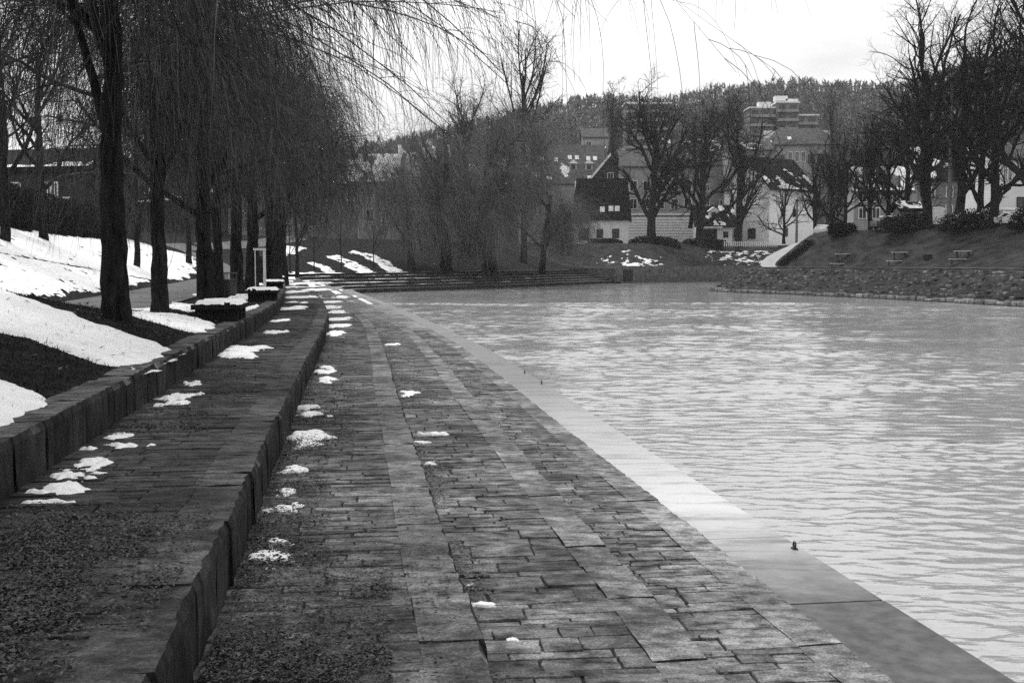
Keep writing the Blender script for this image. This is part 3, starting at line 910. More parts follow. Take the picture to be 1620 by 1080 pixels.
# ------------------------------------------------------------------ fallen leaves and grass
def leaves(name, spots, n, z, seed, label, size=.014):
    rg = np.random.default_rng(seed)
    C = []
    for (x0, x1, y0, y1, wgt) in spots:
        m = int(n * wgt)
        px = rg.uniform(x0, x1, m); py = y0 + (y1 - y0) * rg.random(m)
        q = np.array([onz(a, b_, z) for a, b_ in zip(px, py)])
        s, o = curve_so(q[:, 0], q[:, 1])
        C.append((q, s, o))
    q = np.vstack([c[0] for c in C]); o = np.concatenate([c[2] for c in C])
    k = 4 if z == LEV[4] else 3
    ok = (o > OFF[k] + .1) & (o < OFF[k + 1] - .03)
    ok &= rg.random(len(q)) < .25 + .75 * sstep(.42, .6, fbm(q[:, 0] * 2.2, q[:, 1] * 2.2, seed)) * 1
    q = q[ok]; m = len(q)
    a = rg.uniform(0, 6.28, m); L = size * rg.uniform(.6, 1.5, m); W = L * rg.uniform(.3, .55, m); tl = rg.normal(0, .4, m)
    cx, sx = np.cos(a), np.sin(a)
    d1 = np.stack([cx, sx, np.sin(tl) * .6], -1) * L[:, None]; d2 = np.stack([-sx, cx, rg.normal(0, .35, m)], -1) * W[:, None]
    base = q + np.array([0, 0, .008]) + rg.random((m, 1)) * np.array([[0, 0, .026]])
    V = np.stack([base - d1, base + d2 + [0, 0, .005], base + d1, base - d2 + [0, 0, .004]], 1).reshape(-1, 3)
    b = MB(); b.add(V, np.arange(m * 4).reshape(-1, 4))
    tag(b.build(name, M['leaf']), label, 'leaves', kind='stuff')
leaves('fallen_leaves', [(-40, 420, 800, 880, .22), (-60, 330, 870, 1000, .26), (180, 330, 640, 690, .14), (-40, 120, 800, 1080, .3), (300, 420, 580, 640, .05)], 20000, LEV[4], 1, 'fallen leaves scattered over the near end of the top terrace')
leaves('fallen_leaves', [(300, 620, 890, 1085, .62), (400, 520, 700, 900, .2), (470, 560, 600, 720, .12), (500, 760, 800, 1080, .06)], 22000, LEV[3], 2, 'dark drift of fallen leaves in the corner below the tall step')

def riser_dirt(n, seed):
    rg = np.random.default_rng(seed)
    V = []
    for k in (1, 2, 3):
        s = s_at_y(4.5) + (s_at_y(40) - s_at_y(4.5)) * rg.random(n) ** 1.5
        o = OFF[k + 1] - .02 - np.abs(rg.normal(0, .13, n))
        ok = fbm(s * .9, o * 0 + k * 7, seed, 3) > .40 + .22 * rg.random(n)
        s, o = s[ok], o[ok]; m = len(s)
        p, _ = curve(s, o)
        base = np.c_[p, LEV[k] + .006 + .02 * rg.random(m) * np.clip(1 - (OFF[k + 1] - o) / .3, 0, 1)]
        a = rg.uniform(0, 6.28, m); L = .013 * rg.uniform(.5, 1.7, m)
        d1 = np.stack([np.cos(a), np.sin(a), rg.normal(0, .3, m)], -1) * L[:, None]; d2 = np.stack([-np.sin(a), np.cos(a), rg.normal(0, .3, m)], -1) * (L * .5)[:, None]
        V.append(np.stack([base - d1, base + d2, base + d1, base - d2], 1).reshape(-1, 3))
    V = np.vstack(V); b = MB(); b.add(V, np.arange(len(V)).reshape(-1, 4))
    tag(b.build('dirt_drift', M['leaf']), 'dark line of dirt and leaf crumbs collected along the step feet', 'dirt', kind='stuff')
riser_dirt(14000, 6)
def grass(n, seed):
    rg = np.random.default_rng(seed)
    s = s_at_y(5) + (s_at_y(30) - s_at_y(5)) * rg.random(n) ** 1.4
    o = .34 + 4.8 * rg.random(n)
    X, Y, Z = land_xyz(s, o)
    h = rg.uniform(.015, .055, n) * np.where(rg.random(n) < .03, 2.2, 1); a = rg.uniform(0, 6.28, n); w = rg.uniform(.004, .010, n)
    base = np.stack([X, Y, Z - .005], -1)
    side = np.stack([np.cos(a), np.sin(a), 0 * a], -1) * w[:, None]
    tip = base + np.stack([rg.normal(0, .025, n), rg.normal(0, .025, n), h], -1)
    V = np.stack([base - side, base + side, tip], 1).reshape(-1, 3)
    b = MB(); b.add(V, np.arange(n * 3).reshape(-1, 3))
    tag(b.build('grass', mat('short_dead_grass', .008, .04, 4, .9, rand=.6, coord='World')), 'short matted winter grass on the dark lawn strips', 'grass', kind='stuff')
grass(62000, 4)
def snow_litter(n, seed):
    rg = np.random.default_rng(seed)
    s = s_at_y(6) + (s_at_y(60) - s_at_y(6)) * rg.random(n)
    o = .4 + 13.8 * rg.random(n)
    X, Y, Z = land_xyz(s, o)
    a = rg.uniform(0, 6.28, n); L = rg.uniform(.015, .06, n)
    base = np.stack([X, Y, Z + .085], -1)
    d1 = np.stack([np.cos(a), np.sin(a), rg.normal(0, .3, n)], -1) * L[:, None]; d2 = np.stack([-np.sin(a), np.cos(a), rg.normal(0, .3, n)], -1) * (L * .35)[:, None]
    V = np.stack([base - d1, base + d2, base + d1, base - d2], 1).reshape(-1, 3)
    b = MB(); b.add(V, np.arange(n * 4).reshape(-1, 4))
    tag(b.build('leaf_litter', M['leaf']), 'small dead leaves and twigs scattered over the snow slope', 'leaves', kind='stuff')
snow_litter(2600, 12)

# ------------------------------------------------------------------ trees
def spawn(P, Rd, n, t0, t1, ang, length, K, rg, up=0.0, wander=.12, rf=.6, rend=.35, tl=.4, angj=.25, rmin=.002):
    T, Kp, _ = P.shape
    t = t0 + (t1 - t0) * ((np.arange(n)[None] + rg.random((T, n))) / n)
    f = t * (Kp - 1); i = np.minimum(f.astype(int), Kp - 2); w = (f - i)[..., None]
    ar = np.arange(T)[:, None]
    pos = P[ar, i] * (1 - w) + P[ar, i + 1] * w
    tan = P[ar, i + 1] - P[ar, i]; tan /= np.linalg.norm(tan, axis=-1, keepdims=True) + 1e-9
    r0 = (Rd[ar, i] * (1 - w[..., 0]) + Rd[ar, i + 1] * w[..., 0]) * rf
    rv = rg.normal(size=(T, n, 3)); pr = np.cross(tan, rv); pr /= np.linalg.norm(pr, axis=-1, keepdims=True) + 1e-9
    a = ang * (1 + rg.normal(0, angj, (T, n)))[..., None]
    d = tan * np.cos(a) + pr * np.sin(a)
    L = length * (1 - tl * t) * rg.uniform(.6, 1.25, (T, n))
    d = d.reshape(-1, 3); pos = pos.reshape(-1, 3); L = L.reshape(-1); r0 = np.maximum(r0.reshape(-1), rmin)
    Q = np.empty((len(d), K, 3)); Q[:, 0] = pos
    for k in range(1, K):
        d = d + rg.normal(0, wander, d.shape) + np.array([0, 0, up])
        d /= np.linalg.norm(d, axis=-1, keepdims=True)
        Q[:, k] = Q[:, k - 1] + d * (L / (K - 1))[:, None]
    RR = r0[:, None] * np.linspace(1, rend, K)[None]
    return Q, RR
def trunk_path(rg, h, r, K=12, lean=(0, 0), wob=.03, flare=1.3):
    z = np.linspace(-.4, h, K)
    x = np.cumsum(rg.normal(0, wob, K)) * h / 10 + lean[0] * np.clip(z, 0, None); y = np.cumsum(rg.normal(0, wob, K)) * h / 10 + lean[1] * np.clip(z, 0, None)
    x -= x[0]; y -= y[0]
    t = np.clip(z / h, 0, 1)
    rad = r * (1 - .5 * t) * (1 + (flare - 1) * np.exp(-np.clip(z, 0, None) / (.05 * h + .15)))
    return np.stack([x, y, z], -1)[None], rad[None]
def bumpy(mb, rg, amt):
    for k in range(len(mb.v)): mb.v[k] = mb.v[k] + rg.normal(0, amt, mb.v[k].shape)

def willow(seed, h=9.5, r=.24, fork=.42, limbs=7, limb_len=4.6, zmin=1.7, zvar=1.1, strands=12, srad=.005, slen=2.6, spread=R(48), sub=6, subs=8, up1=.10, up4=-.10):
    rg = np.random.default_rng(seed)
    tp, tr = trunk_path(rg, h * .75, r, 30, wob=.024)
    l1, r1 = spawn(tp, tr, limbs, fork, .99, spread, limb_len, 9, rg, up=up1, wander=.10, rf=.55, rend=.35)
    l2, r2 = spawn(l1, r1, subs, .15, 1, R(45), limb_len * .55, 7, rg, up=-.02, wander=.16, rf=.5, rend=.35)
    l3, r3 = spawn(l2, r2, sub, .1, 1, R(50), limb_len * .30, 6, rg, up=-.10, wander=.2, rf=.5, rend=.4, rmin=srad)
    l4, r4 = spawn(l3, r3, strands, .05, 1, R(50), slen, 8, rg, up=-.38, wander=.10, rf=.4, rend=.45, tl=.2, rmin=srad)
    r4 = np.minimum(r4, srad * 1.6)
    l4b, r4b = spawn(l2, r2, strands, .0, 1, R(60), slen * .62, 8, rg, up=up4, wander=.22 if up4 > -.2 else .1, rf=.3, rend=.45, tl=.2, rmin=srad)
    r4b = np.minimum(r4b, srad * 1.6)
    lim = zmin + zvar * rg.random(len(l4))
    z = l4[:, :, 2]; zt = z[:, :1]; L = np.maximum(zt - z.min(1, keepdims=True), 1e-3)
    sc = np.clip((zt - lim[:, None]) / L, .12, 1.0)
    l4 = l4[:, :1] + (l4 - l4[:, :1]) * sc[..., None]
    tk = MB(); tk.tubes(tp, tr, 14); bumpy(tk, rg, r * .06)
    tk.tubes(l1, r1, 6)
    cr_ = MB(); cr_.tubes(l2, r2, 4); cr_.tubes(l3, r3, 3); cr_.tubes(l4, r4, 3); cr_.tubes(l4b, r4b, 3)
    return tk, cr_

def bare(seed, h, r, fork=.25, limbs=8, spread=R(42), llen=.55, n2=7, n3=7, n4=6, trad=.012, up=.07, wander=.11, top=.8, lean=(0, 0)):
    rg = np.random.default_rng(seed)
    tp, tr = trunk_path(rg, h * top, r, 14, lean, wob=.05)
    l1, r1 = spawn(tp, tr, limbs, fork, .98, spread, h * llen, 10, rg, up=up, wander=wander, rf=.66, rend=.38, tl=.35)
    l2, r2 = spawn(l1, r1, n2, .2, 1, R(42), h * llen * .45, 7, rg, up=up * .8, wander=wander * 1.3, rf=.62, rend=.35)
    l3, r3 = spawn(l2, r2, n3, .15, 1, R(45), h * llen * .22, 5, rg, up=up * .5, wander=.18, rf=.55, rend=.4, rmin=trad * 1.1)
    l4, r4 = spawn(l3, r3, n4, .15, 1, R(45), h * llen * .12, 4, rg, up=.03, wander=.2, rf=.6, rend=.5, rmin=trad)
    tk = MB(); tk.tubes(tp, tr, 10); bumpy(tk, rg, r * .03); tk.tubes(l1, r1, 6)
    cr_ = MB(); cr_.tubes(l2, r2, 4); cr_.tubes(l3, r3, 3); cr_.tubes(l4, r4, 3)
    return tk, cr_

def meshes(pair, tw):
    a = pair[0].mesh('trunk', True); a.materials.append(M['bark'])
    c = pair[1].mesh('crown', True); c.materials.append(M[tw])
    return a, c
def plant(name, mm, loc, rz, sc, label, group=None, cat='tree'):
    t = thing(name, loc, label, cat, group, rz)
    t.scale = (sc, sc, sc) if np.isscalar(sc) else sc
    obj('trunk', mm[0], None, t); obj('crown', mm[1], None, t)
    return t

WIL = [meshes(willow(11, r=.2, strands=5, slen=3.4, limb_len=5.0, srad=.0058), 'twig'), meshes(willow(12, 10.5, .22, .36, 8, 4.8, 1.7, strands=5, slen=3.6, srad=.0062), 'twig'), meshes(willow(13, 9.5, .25, .40, 8, 5.4, 1.5, strands=5, slen=3.6, srad=.0062), 'twig')]
def at_o(px, d, o):
    x = at(px, HOR, d)[0]
    return x
row = [(178, 19, 1.05, 0, 1.0, 'thick willow trunk standing in the dark lawn strip, nearest of the row'),
       (250, 27, .86, 1, 2.3, 'slender willow with a dark straight trunk, second along the promenade row'),
       (325, 30.7, .92, 2, 4.1, 'willow beside the first snow-topped bench on the promenade'),
       (346, 38, .9, 0, 2.9, 'willow with its trunk close behind the one at the first bench'),
       (376, 44, 1.12, 1, 5.2, 'willow between the litter bin and the second bench'),
       (399, 50, 1.15, 2, .6, 'willow immediately behind the white notice frame, on its slope side'),
       (429, 57, 1.25, 0, 3.6, 'willow immediately behind the white notice frame, on its river side'),
       (436, 68, 1.35, 1, 1.4, 'willow beyond the white notice frame, next after it'),
       (446, 84, 1.5, 2, 2.2, 'last and farthest willow of the promenade row')]
for px, d, sc, v, rz, lab in row:
    x = at(px, HOR, d)[0]
    z = float(ground_h(np.array([x]), np.array([d]))[0][0])
    t_ = plant('willow_tree', WIL[v], (x, d, z - .05), rz, sc, lab, 'willows along the promenade')
    if px == 178: FIRST_WILLOW = t_
# the willow whose crown reaches over the steps from beside the camera
near_w = willow(31, 11.0, .3, .52, 14, 6.6, 2.4, 1.5, strands=6, srad=.0034, slen=4.0, spread=R(62), sub=4, subs=6, up1=.07)
def overhang(crown, base, seed, n=60, x0=-2.8, x1=2.9, d0=6.5, d1=12.5, z0=1.7, z1=3.0, sx0=-5.8, sx1=-4.6, sd0=5.5, sd1=9, sz0=4.0, sz1=6.5, nl=(5, 2, 10), ll=(.8, .9, 1.9), rr=.0065, pw=1.5):
    rg = np.random.default_rng(seed)
    e = rg.random(n) ** pw
    end = np.stack([x0 + (x1 - x0) * e, rg.uniform(d0, d1, n), EZ + rg.uniform(z0, z1, n)], -1)
    st = np.stack([rg.uniform(sx0, sx1, n), rg.uniform(sd0, sd1, n), EZ + rg.uniform(sz0, sz1, n)], -1)
    mid = st * .45 + end * .55 + np.array([0, 0, 1.0]) * rg.uniform(.7, 1.8, (n, 1))
    t = np.linspace(0, 1, 12)[None, :, None]
    P = st[:, None] * (1 - t) ** 2 + 2 * mid[:, None] * t * (1 - t) + end[:, None] * t ** 2
    P = P + np.cumsum(rg.normal(0, .03, P.shape), 1) - base
    Rr = np.linspace(rr, rr * .3, 12)[None] * rg.uniform(.7, 1.3, (n, 1))
    l3, r3 = spawn(P, Rr, nl[0], .25, 1, R(38), ll[0], 7, rg, up=-.10, wander=.16, rf=.6, rend=.5, rmin=.0026)
    l4, r4 = spawn(l3, r3, nl[1], .1, 1, R(40), ll[1], 7, rg, up=-.34, wander=.10, rf=.7, rend=.5, rmin=.0024)
    l5, r5 = spawn(P, Rr, nl[2], .4, 1, R(45), ll[2], 8, rg, up=-.36, wander=.07, rf=.45, rend=.5, rmin=.0026)
    for p_, q_ in ((P, Rr), (l3, r3), (l4, r4), (l5, r5)): crown.tubes(p_, q_, 4)
overhang(near_w[1], np.array([-5.6, 6.6, 2.7]), 8)
plant('willow_tree', meshes(near_w, 'twig'), (-5.6, 6.6, 2.7), 0, 1.0, 'overhanging willow reaching in from above the picture edge, only its hanging twigs and branches show', 'willows along the promenade')
bg_ = MB()
overhang(bg_, np.zeros(3), 15, n=46, x0=-5.0, x1=.3, d0=14, d1=24, z0=1.6, z1=5.5, sx0=-7.2, sx1=-6.0, sd0=17, sd1=21, sz0=3.0, sz1=6.5, nl=(8, 3, 12), ll=(1.5, 1.6, 2.4), rr=.022, pw=1.35)
bm_ = bg_.mesh('overhanging_boughs', True); bm_.materials.append(M['twig'])
o_ = obj('overhanging_boughs', bm_, None, FIRST_WILLOW)
bpy.context.view_layer.update()
o_.matrix_parent_inverse = FIRST_WILLOW.matrix_world.inverted()
plant('willow_tree', WIL[2], (-6.5, 12.6, 2.7), 4.4, 1.02, 'willow outside the picture edge whose twigs fill the dark upper corner', 'willows along the promenade')
# bare tree by the hedge at the left picture edge
DEC = [meshes(bare(41, 12, .2, .3), 'dtwig'), meshes(bare(42, 14, .25, .28, 9), 'dtwig')]
x = at(8, HOR, 52)[0]
plant('bare_tree', DEC[0], (x, 52, float(ground_h(np.array([x]), np.array([52.]))[0][0])), 0, 1.0, 'bare tree with a thin straight trunk beside the hedge at the picture edge')
for px, d, v, sc, lab in [(70, 64, 1, .9, 'bare branching tree behind the hedge in front of the snowy house'), (215, 74, 0, .9, 'bare bushy tree behind the hedge, between the two nearest trunks'), (300, 100, 1, .95, 'bare tree behind the hedge farther along the slope'), (470, 126, 0, 1.0, 'bare tree over the rising end of the promenade path')]:
    x = at(px, HOR, d)[0]; z = float(ground_h(np.array([x]), np.array([d * 1.]))[0][0])
    plant('bare_tree', DEC[v], (x, d, z), d, sc, lab, 'bare trees behind the hedge')
# young staked trees on the far lawn
YNG = meshes(bare(51, 5.5, .06, .4, 6, R(38), .45, 5, 5, 4, .008), 'mtwig')
for px, py, d0, lab in [(459, 432, 112, 'young thin tree with stakes at the end of the promenade'), (497, 427, 118, 'young thin tree left of the middle snow strip on the far lawn'), (540, 426, 124, 'young thin tree between two snow strips on the far lawn'), (591, 424, 130, 'young thin tree at the last snow strip on the far lawn')]:
    g_ = pix_ground(px, py)
    z = float(ground_h(np.array([g_[0]]), np.array([g_[1]]))[0][0])
    t = plant('young_tree', YNG, (g_[0], g_[1], z), px, 1.25, lab, 'young trees on the far lawn')
    if px == 459:
        for dx in (-.55, .55):
            b = MB(); b.box((dx, 0, 1.1), (.08, .08, 2.2)); b.build('stake', M['wood'], t)
# big weeping willow group across the basin
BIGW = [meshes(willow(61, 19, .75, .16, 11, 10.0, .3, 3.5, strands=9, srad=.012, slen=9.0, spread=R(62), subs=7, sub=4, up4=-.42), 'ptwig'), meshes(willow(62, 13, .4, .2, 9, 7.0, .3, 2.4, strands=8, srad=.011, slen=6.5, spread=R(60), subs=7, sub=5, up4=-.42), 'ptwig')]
def gz(x, y): return float(ground_h(np.array([float(x)]), np.array([float(y)]))[0][0])
for px, d, v, sc, rz, lab in [(775, 168, 0, 1.3, 0, 'large weeping willow with a broad trunk on the bank across the basin'), (705, 162, 0, 1.05, 2, 'weeping willow merging with the large one, on its side towards the steps'),
                              (650, 156, 1, 1.15, 1.2, 'weeping willow nearest the young trees on the far lawn'), (858, 176, 1, 1.2, 3, 'small leaning weeping willow beside the white cottage')]:
    x = at(px, HOR, d)[0]
    t = plant('weeping_willow', BIGW[v], (x, d, gz(x, d)), rz, sc, lab, 'weeping willows across the basin')
    if px == 858: t.rotation_euler = (0, R(7), 0)
# tall bare trees behind the willows
POP = meshes(bare(71, 33, .5, .32, 12, R(24), .46, 7, 5, 4, .02, .10, .06, .85), 'dtwig')
POL = meshes(bare(72, 27, .55, .4, 10, R(26), .42, 7, 5, 4, .02, .09, .06, .8), 'dtwig')
for nm, mm, px, d, sc, lab in [('tall_bare_tree', POP, 828, 195, 1.12, 'tallest slim bare tree rising above the weeping willows against the sky'), ('tall_bare_tree', POL, 738, 190, 1.0, 'tall pollarded bare tree just beside the tallest one')]:
    x = at(px, HOR, d)[0]; plant(nm, mm, (x, d, gz(x, d)), 0, sc, lab)
# three broad trees on the street bank
BRD = [meshes(bare(81, 23, .75, .14, 12, R(40), .62, 8, 6, 4, .028, .07, .16), 'dtwig'), meshes(bare(82, 23, .7, .16, 12, R(40), .60, 8, 6, 4, .028, .07, .16), 'dtwig'), meshes(bare(83, 23, .65, .12, 11, R(38), .62, 8, 6, 4, .028, .07, .16), 'dtwig')]
for k, (px, ybase, d, sc, lab) in enumerate([(1030, 383, 226, 1.2, 'broad bare tree in front of the rusticated building'), (1107, 384, 230, 1.08, 'broad bare tree in front of the low house with the porch'), (1168, 384, 232, 1.1, 'broad bare tree in front of the white gabled house')]):
    p = at(px, ybase, d); plant('broad_tree', BRD[k], p - [0, 0, .6], k * 2.1, sc, lab, 'bare trees on the street bank')
# big trees on the right bank
BIGR = [meshes(bare(91, 21, .55, .14, 12, R(40), .64, 8, 5, 4, .013, .06, .13), 'dtwig'), meshes(bare(92, 22, .52, .16, 12, R(42), .64, 8, 5, 4, .013, .06, .14), 'dtwig'), meshes(bare(93, 21, .5, .10, 11, R(46), .64, 8, 5, 4, .013, .05, .14), 'dtwig')]
rt = [(1335, 366, 134, 0.5, 2, 'small dark spreading tree at the corner of the right lawn'), (1465, 347, 118, .96, 0, 'bare tree with a forked trunk behind the hedge, its top clear against the sky'),
      (1512, 345, 126, 1.0, 1, 'bare tree right behind the pale pole'), (1566, 340, 116, .95, 2, 'bare tree with a double trunk beside the parked cars'), (1632, 335, 108, 1.15, 0, 'bare tree at the right picture edge, only branches reach in'),
      (1403, 352, 150, .62, 1, 'bare tree farther back, left of the forked one'), (1375, 356, 152, .6, 0, 'bare tree behind the small dark tree at the lawn corner'), (1545, 345, 150, .85, 0, 'bare tree farther back between the two big ones beside the pole'), (1430, 350, 155, .8, 2, 'bare tree far behind the small hedge')]
def d_at_sd(px, sd):
    ds = np.arange(85, 220, .25); X = (px - 810) / F * ds
    D = sd_right(X, ds)
    k = np.nonzero(D > sd)[0]
    return float(ds[k[0]]) if len(k) else 150.
RSD = [17, 19, 22, 18, 17, 32, 34, 36, 42]
for k, (px, py, d, sc, v, lab) in enumerate(rt):
    dd = d_at_sd(px, RSD[k]); x = (px - 810) / F * dd
    plant('bare_tree', BIGR[v], (x, dd, right_h(x, dd) - .2), k * 1.3 + .3, sc * dd / d, lab, 'bare trees on the right bank')
for k, (px, py, d, sc, lab) in enumerate([(1240, 384, 190, .5, 'bare shrubby tree in front of the dark-roofed house'), (1290, 378, 172, .55, 'bare bushy tree right of the dark-roofed house'), (1315, 376, 150, .5, 'bare bushy tree behind the corner of the right lawn')]):
    plant('bare_tree', BIGR[(k + 2) % 3], at(px, py, d), k * 2., sc, lab, 'bare trees behind the right bank')
# slim poplars far behind
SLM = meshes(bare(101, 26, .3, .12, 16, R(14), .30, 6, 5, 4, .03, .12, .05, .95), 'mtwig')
for px, d, ytop, lab in [(965, 300, 155, 'slim far poplar above the roofs beside the broad trees'), (1313, 300, 160, 'slim far poplar against the wooded hill, right of the flats')]:
    p = at(px, ytop, d); z0 = 7.2; plant('poplar_tree', SLM, (p[0], d, z0), 0, (p[2] - z0) / 27., lab)

# ------------------------------------------------------------------ hedges and shrubs
def foliage(mb, rg, n, sampler, size):
    c = sampler(n)
    a = rg.normal(size=(n, 3)); a /= np.linalg.norm(a, axis=1, keepdims=True)
    bq = np.cross(a, rg.normal(size=(n, 3))); bq /= np.linalg.norm(bq, axis=1, keepdims=True)
    L = size * rg.uniform(.5, 1.4, (n, 1))
    V = np.stack([c - a * L, c + bq * L * .6, c + a * L, c - bq * L * .6], 1).reshape(-1, 3)
    mb.add(V, np.arange(n * 4).reshape(-1, 4))
rg = np.random.default_rng(77)
def hedge_sampler(n):
    s = s_at_y(16) + (s_at_y(128) - s_at_y(16)) * rg.random(n) ** 1.5
    u = rg.random(n); v = rg.random(n)
    side = rg.random(n) < .7
    hh = 2.15 + .4 * fbm(s * .4, s * 0, 3)
    o = np.where(side, 14.9 + .25 * rg.normal(size=n) * .5 + .2 * fbm(s * 1.1, v * 3, 4), 14.9 + 1.3 * u)
    zz = np.where(side, v * hh, hh + rg.normal(0, .06, n))
    p, _ = curve(s, OFF[5] + o)
    return np.c_[p, h_left(s, o) + zz]
b = MB(); foliage(b, rg, 46000, hedge_sampler, .055)
core = MB()
hs = np.arange(s_at_y(16), s_at_y(128), 1.0)
pA, _ = curve(hs, OFF[5] + 15.1 + 0 * hs); pB, _ = curve(hs, OFF[5] + 16.1 + 0 * hs)
zA = h_left(hs, 15.1 + 0 * hs)
n = len(hs)
core.add(np.vstack([np.c_[pA, zA - .2], np.c_[pA, zA + 2.2], np.c_[pB, zA + 2.2], np.c_[pB, zA - .2]]),
         [(i + r_ * n, i + 1 + r_ * n, i + 1 + (r_ + 1) * n, i + (r_ + 1) * n) for r_ in range(3) for i in range(n - 1)])
hp = thing('long_hedge', (0, 0, 0), 'long clipped dark hedge along the top of the snowy slope', 'hedge')
b.build('foliage', M['hedge'], hp); core.build('branch_core', M['hedge'], hp)

def shrub(name, c, rx, ry, rz_, n, label, size=.07, group=None, mt='hedge'):
    r2 = np.random.default_rng(int(abs(c[0] * 31 + c[1] * 7)) + n)
    def smp(m):
        d = r2.normal(size=(m, 3)); d /= (np.abs(d) ** 3).sum(1, keepdims=True) ** (1 / 3.); d[:, 2] = np.abs(d[:, 2])
        rad = r2.random((m, 1)) ** .35 * (.75 + .5 * fbm(d[:, 0] * 2 + c[0], d[:, 1] * 2 + d[:, 2], 5)[:, None])
        q = d * rad * np.array([[rx, ry, rz_]])
        return q
    t = thing(name, c, label, 'shrub', group)
    b = MB(); foliage(b, r2, n, smp, size); b.build('foliage', M[mt], t)
    st = MB()
    a = r2.uniform(0, 6.28, 9)
    st.tubes(np.stack([np.zeros((9, 3)), np.stack([np.cos(a) * rx * .5, np.sin(a) * ry * .5, np.full(9, rz_ * .7)], -1)], 1), np.full((9, 2), .02), 3)
    st.build('stems', M['bark'], t)
    return t
for px0, px1, py, d, h, lab in [(1388, 1478, 368, 124, 2.1, 'dark shrub bank at the lawn top, left of the pale pole'), (1474, 1602, 366, 120, 2.3, 'dark shrub bank at the lawn top below the parked cars'), (1590, 1680, 352, 113, 2.6, 'dark shrub bank at the right picture edge'),
                          (1310, 1350, 366, 136, 1.5, 'dark low shrub under the small tree at the lawn corner'), (990, 1080, 394, 226, 2.6, 'dark shrub mass below the broad tree on the street bank'), (1080, 1150, 390, 231, 1.6, 'dark hedge below the porch house on the street bank'), (930, 985, 388, 226, 1.4, 'dark low hedge in front of the white cottage')]:
    p = at((px0 + px1) / 2, py, d)
    if px0 > 1200:
        d = d_at_sd((px0 + px1) / 2, 17); x = ((px0 + px1) / 2 - 810) / F * d; p = np.array([x, d, right_h(x, d) - .25])
    shrub('shrub_bank', p, (px1 - px0) / 2 * d / F, 1.5, h, 6500, lab, .10 if d < 150 else .16, 'shrub banks')
for k, (px, py) in enumerate([(1262, 404), (1248, 413), (1256, 408), (1270, 397), (1280, 388), (1240, 420)]):
    p = pix_right(px, py)
    shrub('small_shrub', p, .8, .8, .7, 700, 'small dark shrub beside the curving path, ' + ['fourth from its lower end', 'second from its lower end', 'third from its lower end', 'fifth from its lower end', 'topmost of the row', 'lowest of the row, at the towpath'][k], .07, 'shrubs beside the curving path')

# ------------------------------------------------------------------ wooded hills
def hill(name, label, d0, depth, pts, seed, ntree, th, rows=28):
    px = np.array([q[0] for q in pts], float); py = np.array([q[1] for q in pts], float)
    xs = np.linspace(px[0], px[-1], 160)
    ridge = np.interp(xs, px, py)
    Xr_ = (xs - 810) / F * (d0 + depth); Zr_ = EZ + (HOR - ridge - 10) / F * (d0 + depth) - th * .75
    v = np.linspace(0, 1.35, rows)
    V, XX = np.meshgrid(v, Xr_, indexing='ij')
    prof = np.where(V < 1, np.sin(np.clip(V, 0, 1) * math.pi / 2) ** 1.15, 1 - (V - 1) ** 2 * 2)
    ZZ = 6.5 + (Zr_[None] - 6.5) * prof + 3 * (fbm(XX * .02, V * 6, seed) - .5) * prof
    YY = d0 + depth * V
    b = MB(); b.grid(XX, YY, ZZ)
    h_ = b.build(name, M['farlawn'], smooth=True); tag(h_, label, kind='structure')
    r2 = np.random.default_rng(seed)
    vv = r2.random(ntree) ** .7 * 1.08; u = r2.random(ntree)
    fx = u * (len(xs) - 1); fi = np.minimum(fx.astype(int), len(xs) - 2); fw = fx - fi
    x = Xr_[fi] * (1 - fw) + Xr_[fi + 1] * fw; zr = Zr_[fi] * (1 - fw) + Zr_[fi + 1] * fw
    pf = np.where(vv < 1, np.sin(np.clip(vv, 0, 1) * math.pi / 2) ** 1.15, 1 - (vv - 1) ** 2 * 2)
    base = np.stack([x, d0 + depth * vv, 6.5 + (zr - 6.5) * pf - .5], -1)
    hh = th * r2.uniform(.5, 1.4, ntree) * (.7 + .6 * fbm(base[:, 0] * .03, base[:, 1] * .03, seed))
    K = 13
    t0 = r2.uniform(.35, .8, (ntree, K)); a = r2.uniform(0, 6.28, (ntree, K)); el = r2.uniform(.0, 1.3, (ntree, K)); L = hh[:, None] * r2.uniform(.15, .38, (ntree, K))
    st = base[:, None] + np.stack([0 * t0, 0 * t0, t0 * hh[:, None]], -1)
    dr = np.stack([np.cos(a) * np.cos(el), np.sin(a) * np.cos(el), np.sin(el)], -1)
    tip = st + dr * L[..., None]
    w = np.stack([-np.sin(a), np.cos(a), 0 * a], -1) * (.07 * hh)[:, None, None]
    Vt = np.stack([st - w, st + w, tip], 2).reshape(-1, 3)
    fb = MB(); fb.add(Vt, np.arange(len(Vt)).reshape(-1, 3))
    tw_ = np.array([.18, 0, 0])
    Vt = np.stack([base - tw_, base + tw_, base + np.stack([0 * hh, 0 * hh, hh], -1)], 1).reshape(-1, 3)
    fb.add(Vt, np.arange(len(Vt)).reshape(-1, 3))
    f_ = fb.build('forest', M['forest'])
    return f_
f_ = hill('wooded_hill', 'long wooded hill closing the view behind the town', 400, 160, [(-400, 262), (300, 245), (560, 236), (640, 218), (700, 203), (800, 180), (880, 162), (930, 153), (1000, 154), (1040, 158), (1080, 146), (1180, 133), (1300, 130), (1400, 128), (1500, 126), (1900, 120), (2300, 140)], 5, 15000, 5.5)
tag(f_, 'bare grey wood covering the distant hill', 'forest', kind='stuff')
f_ = hill('wooded_rise', 'steep dark wooded rise behind the right bank trees', 230, 90, [(1375, 200), (1420, 160), (1450, 132), (1500, 112), (1560, 92), (1610, 68), (1700, 50), (2100, 60)], 6, 4500, 6.5)
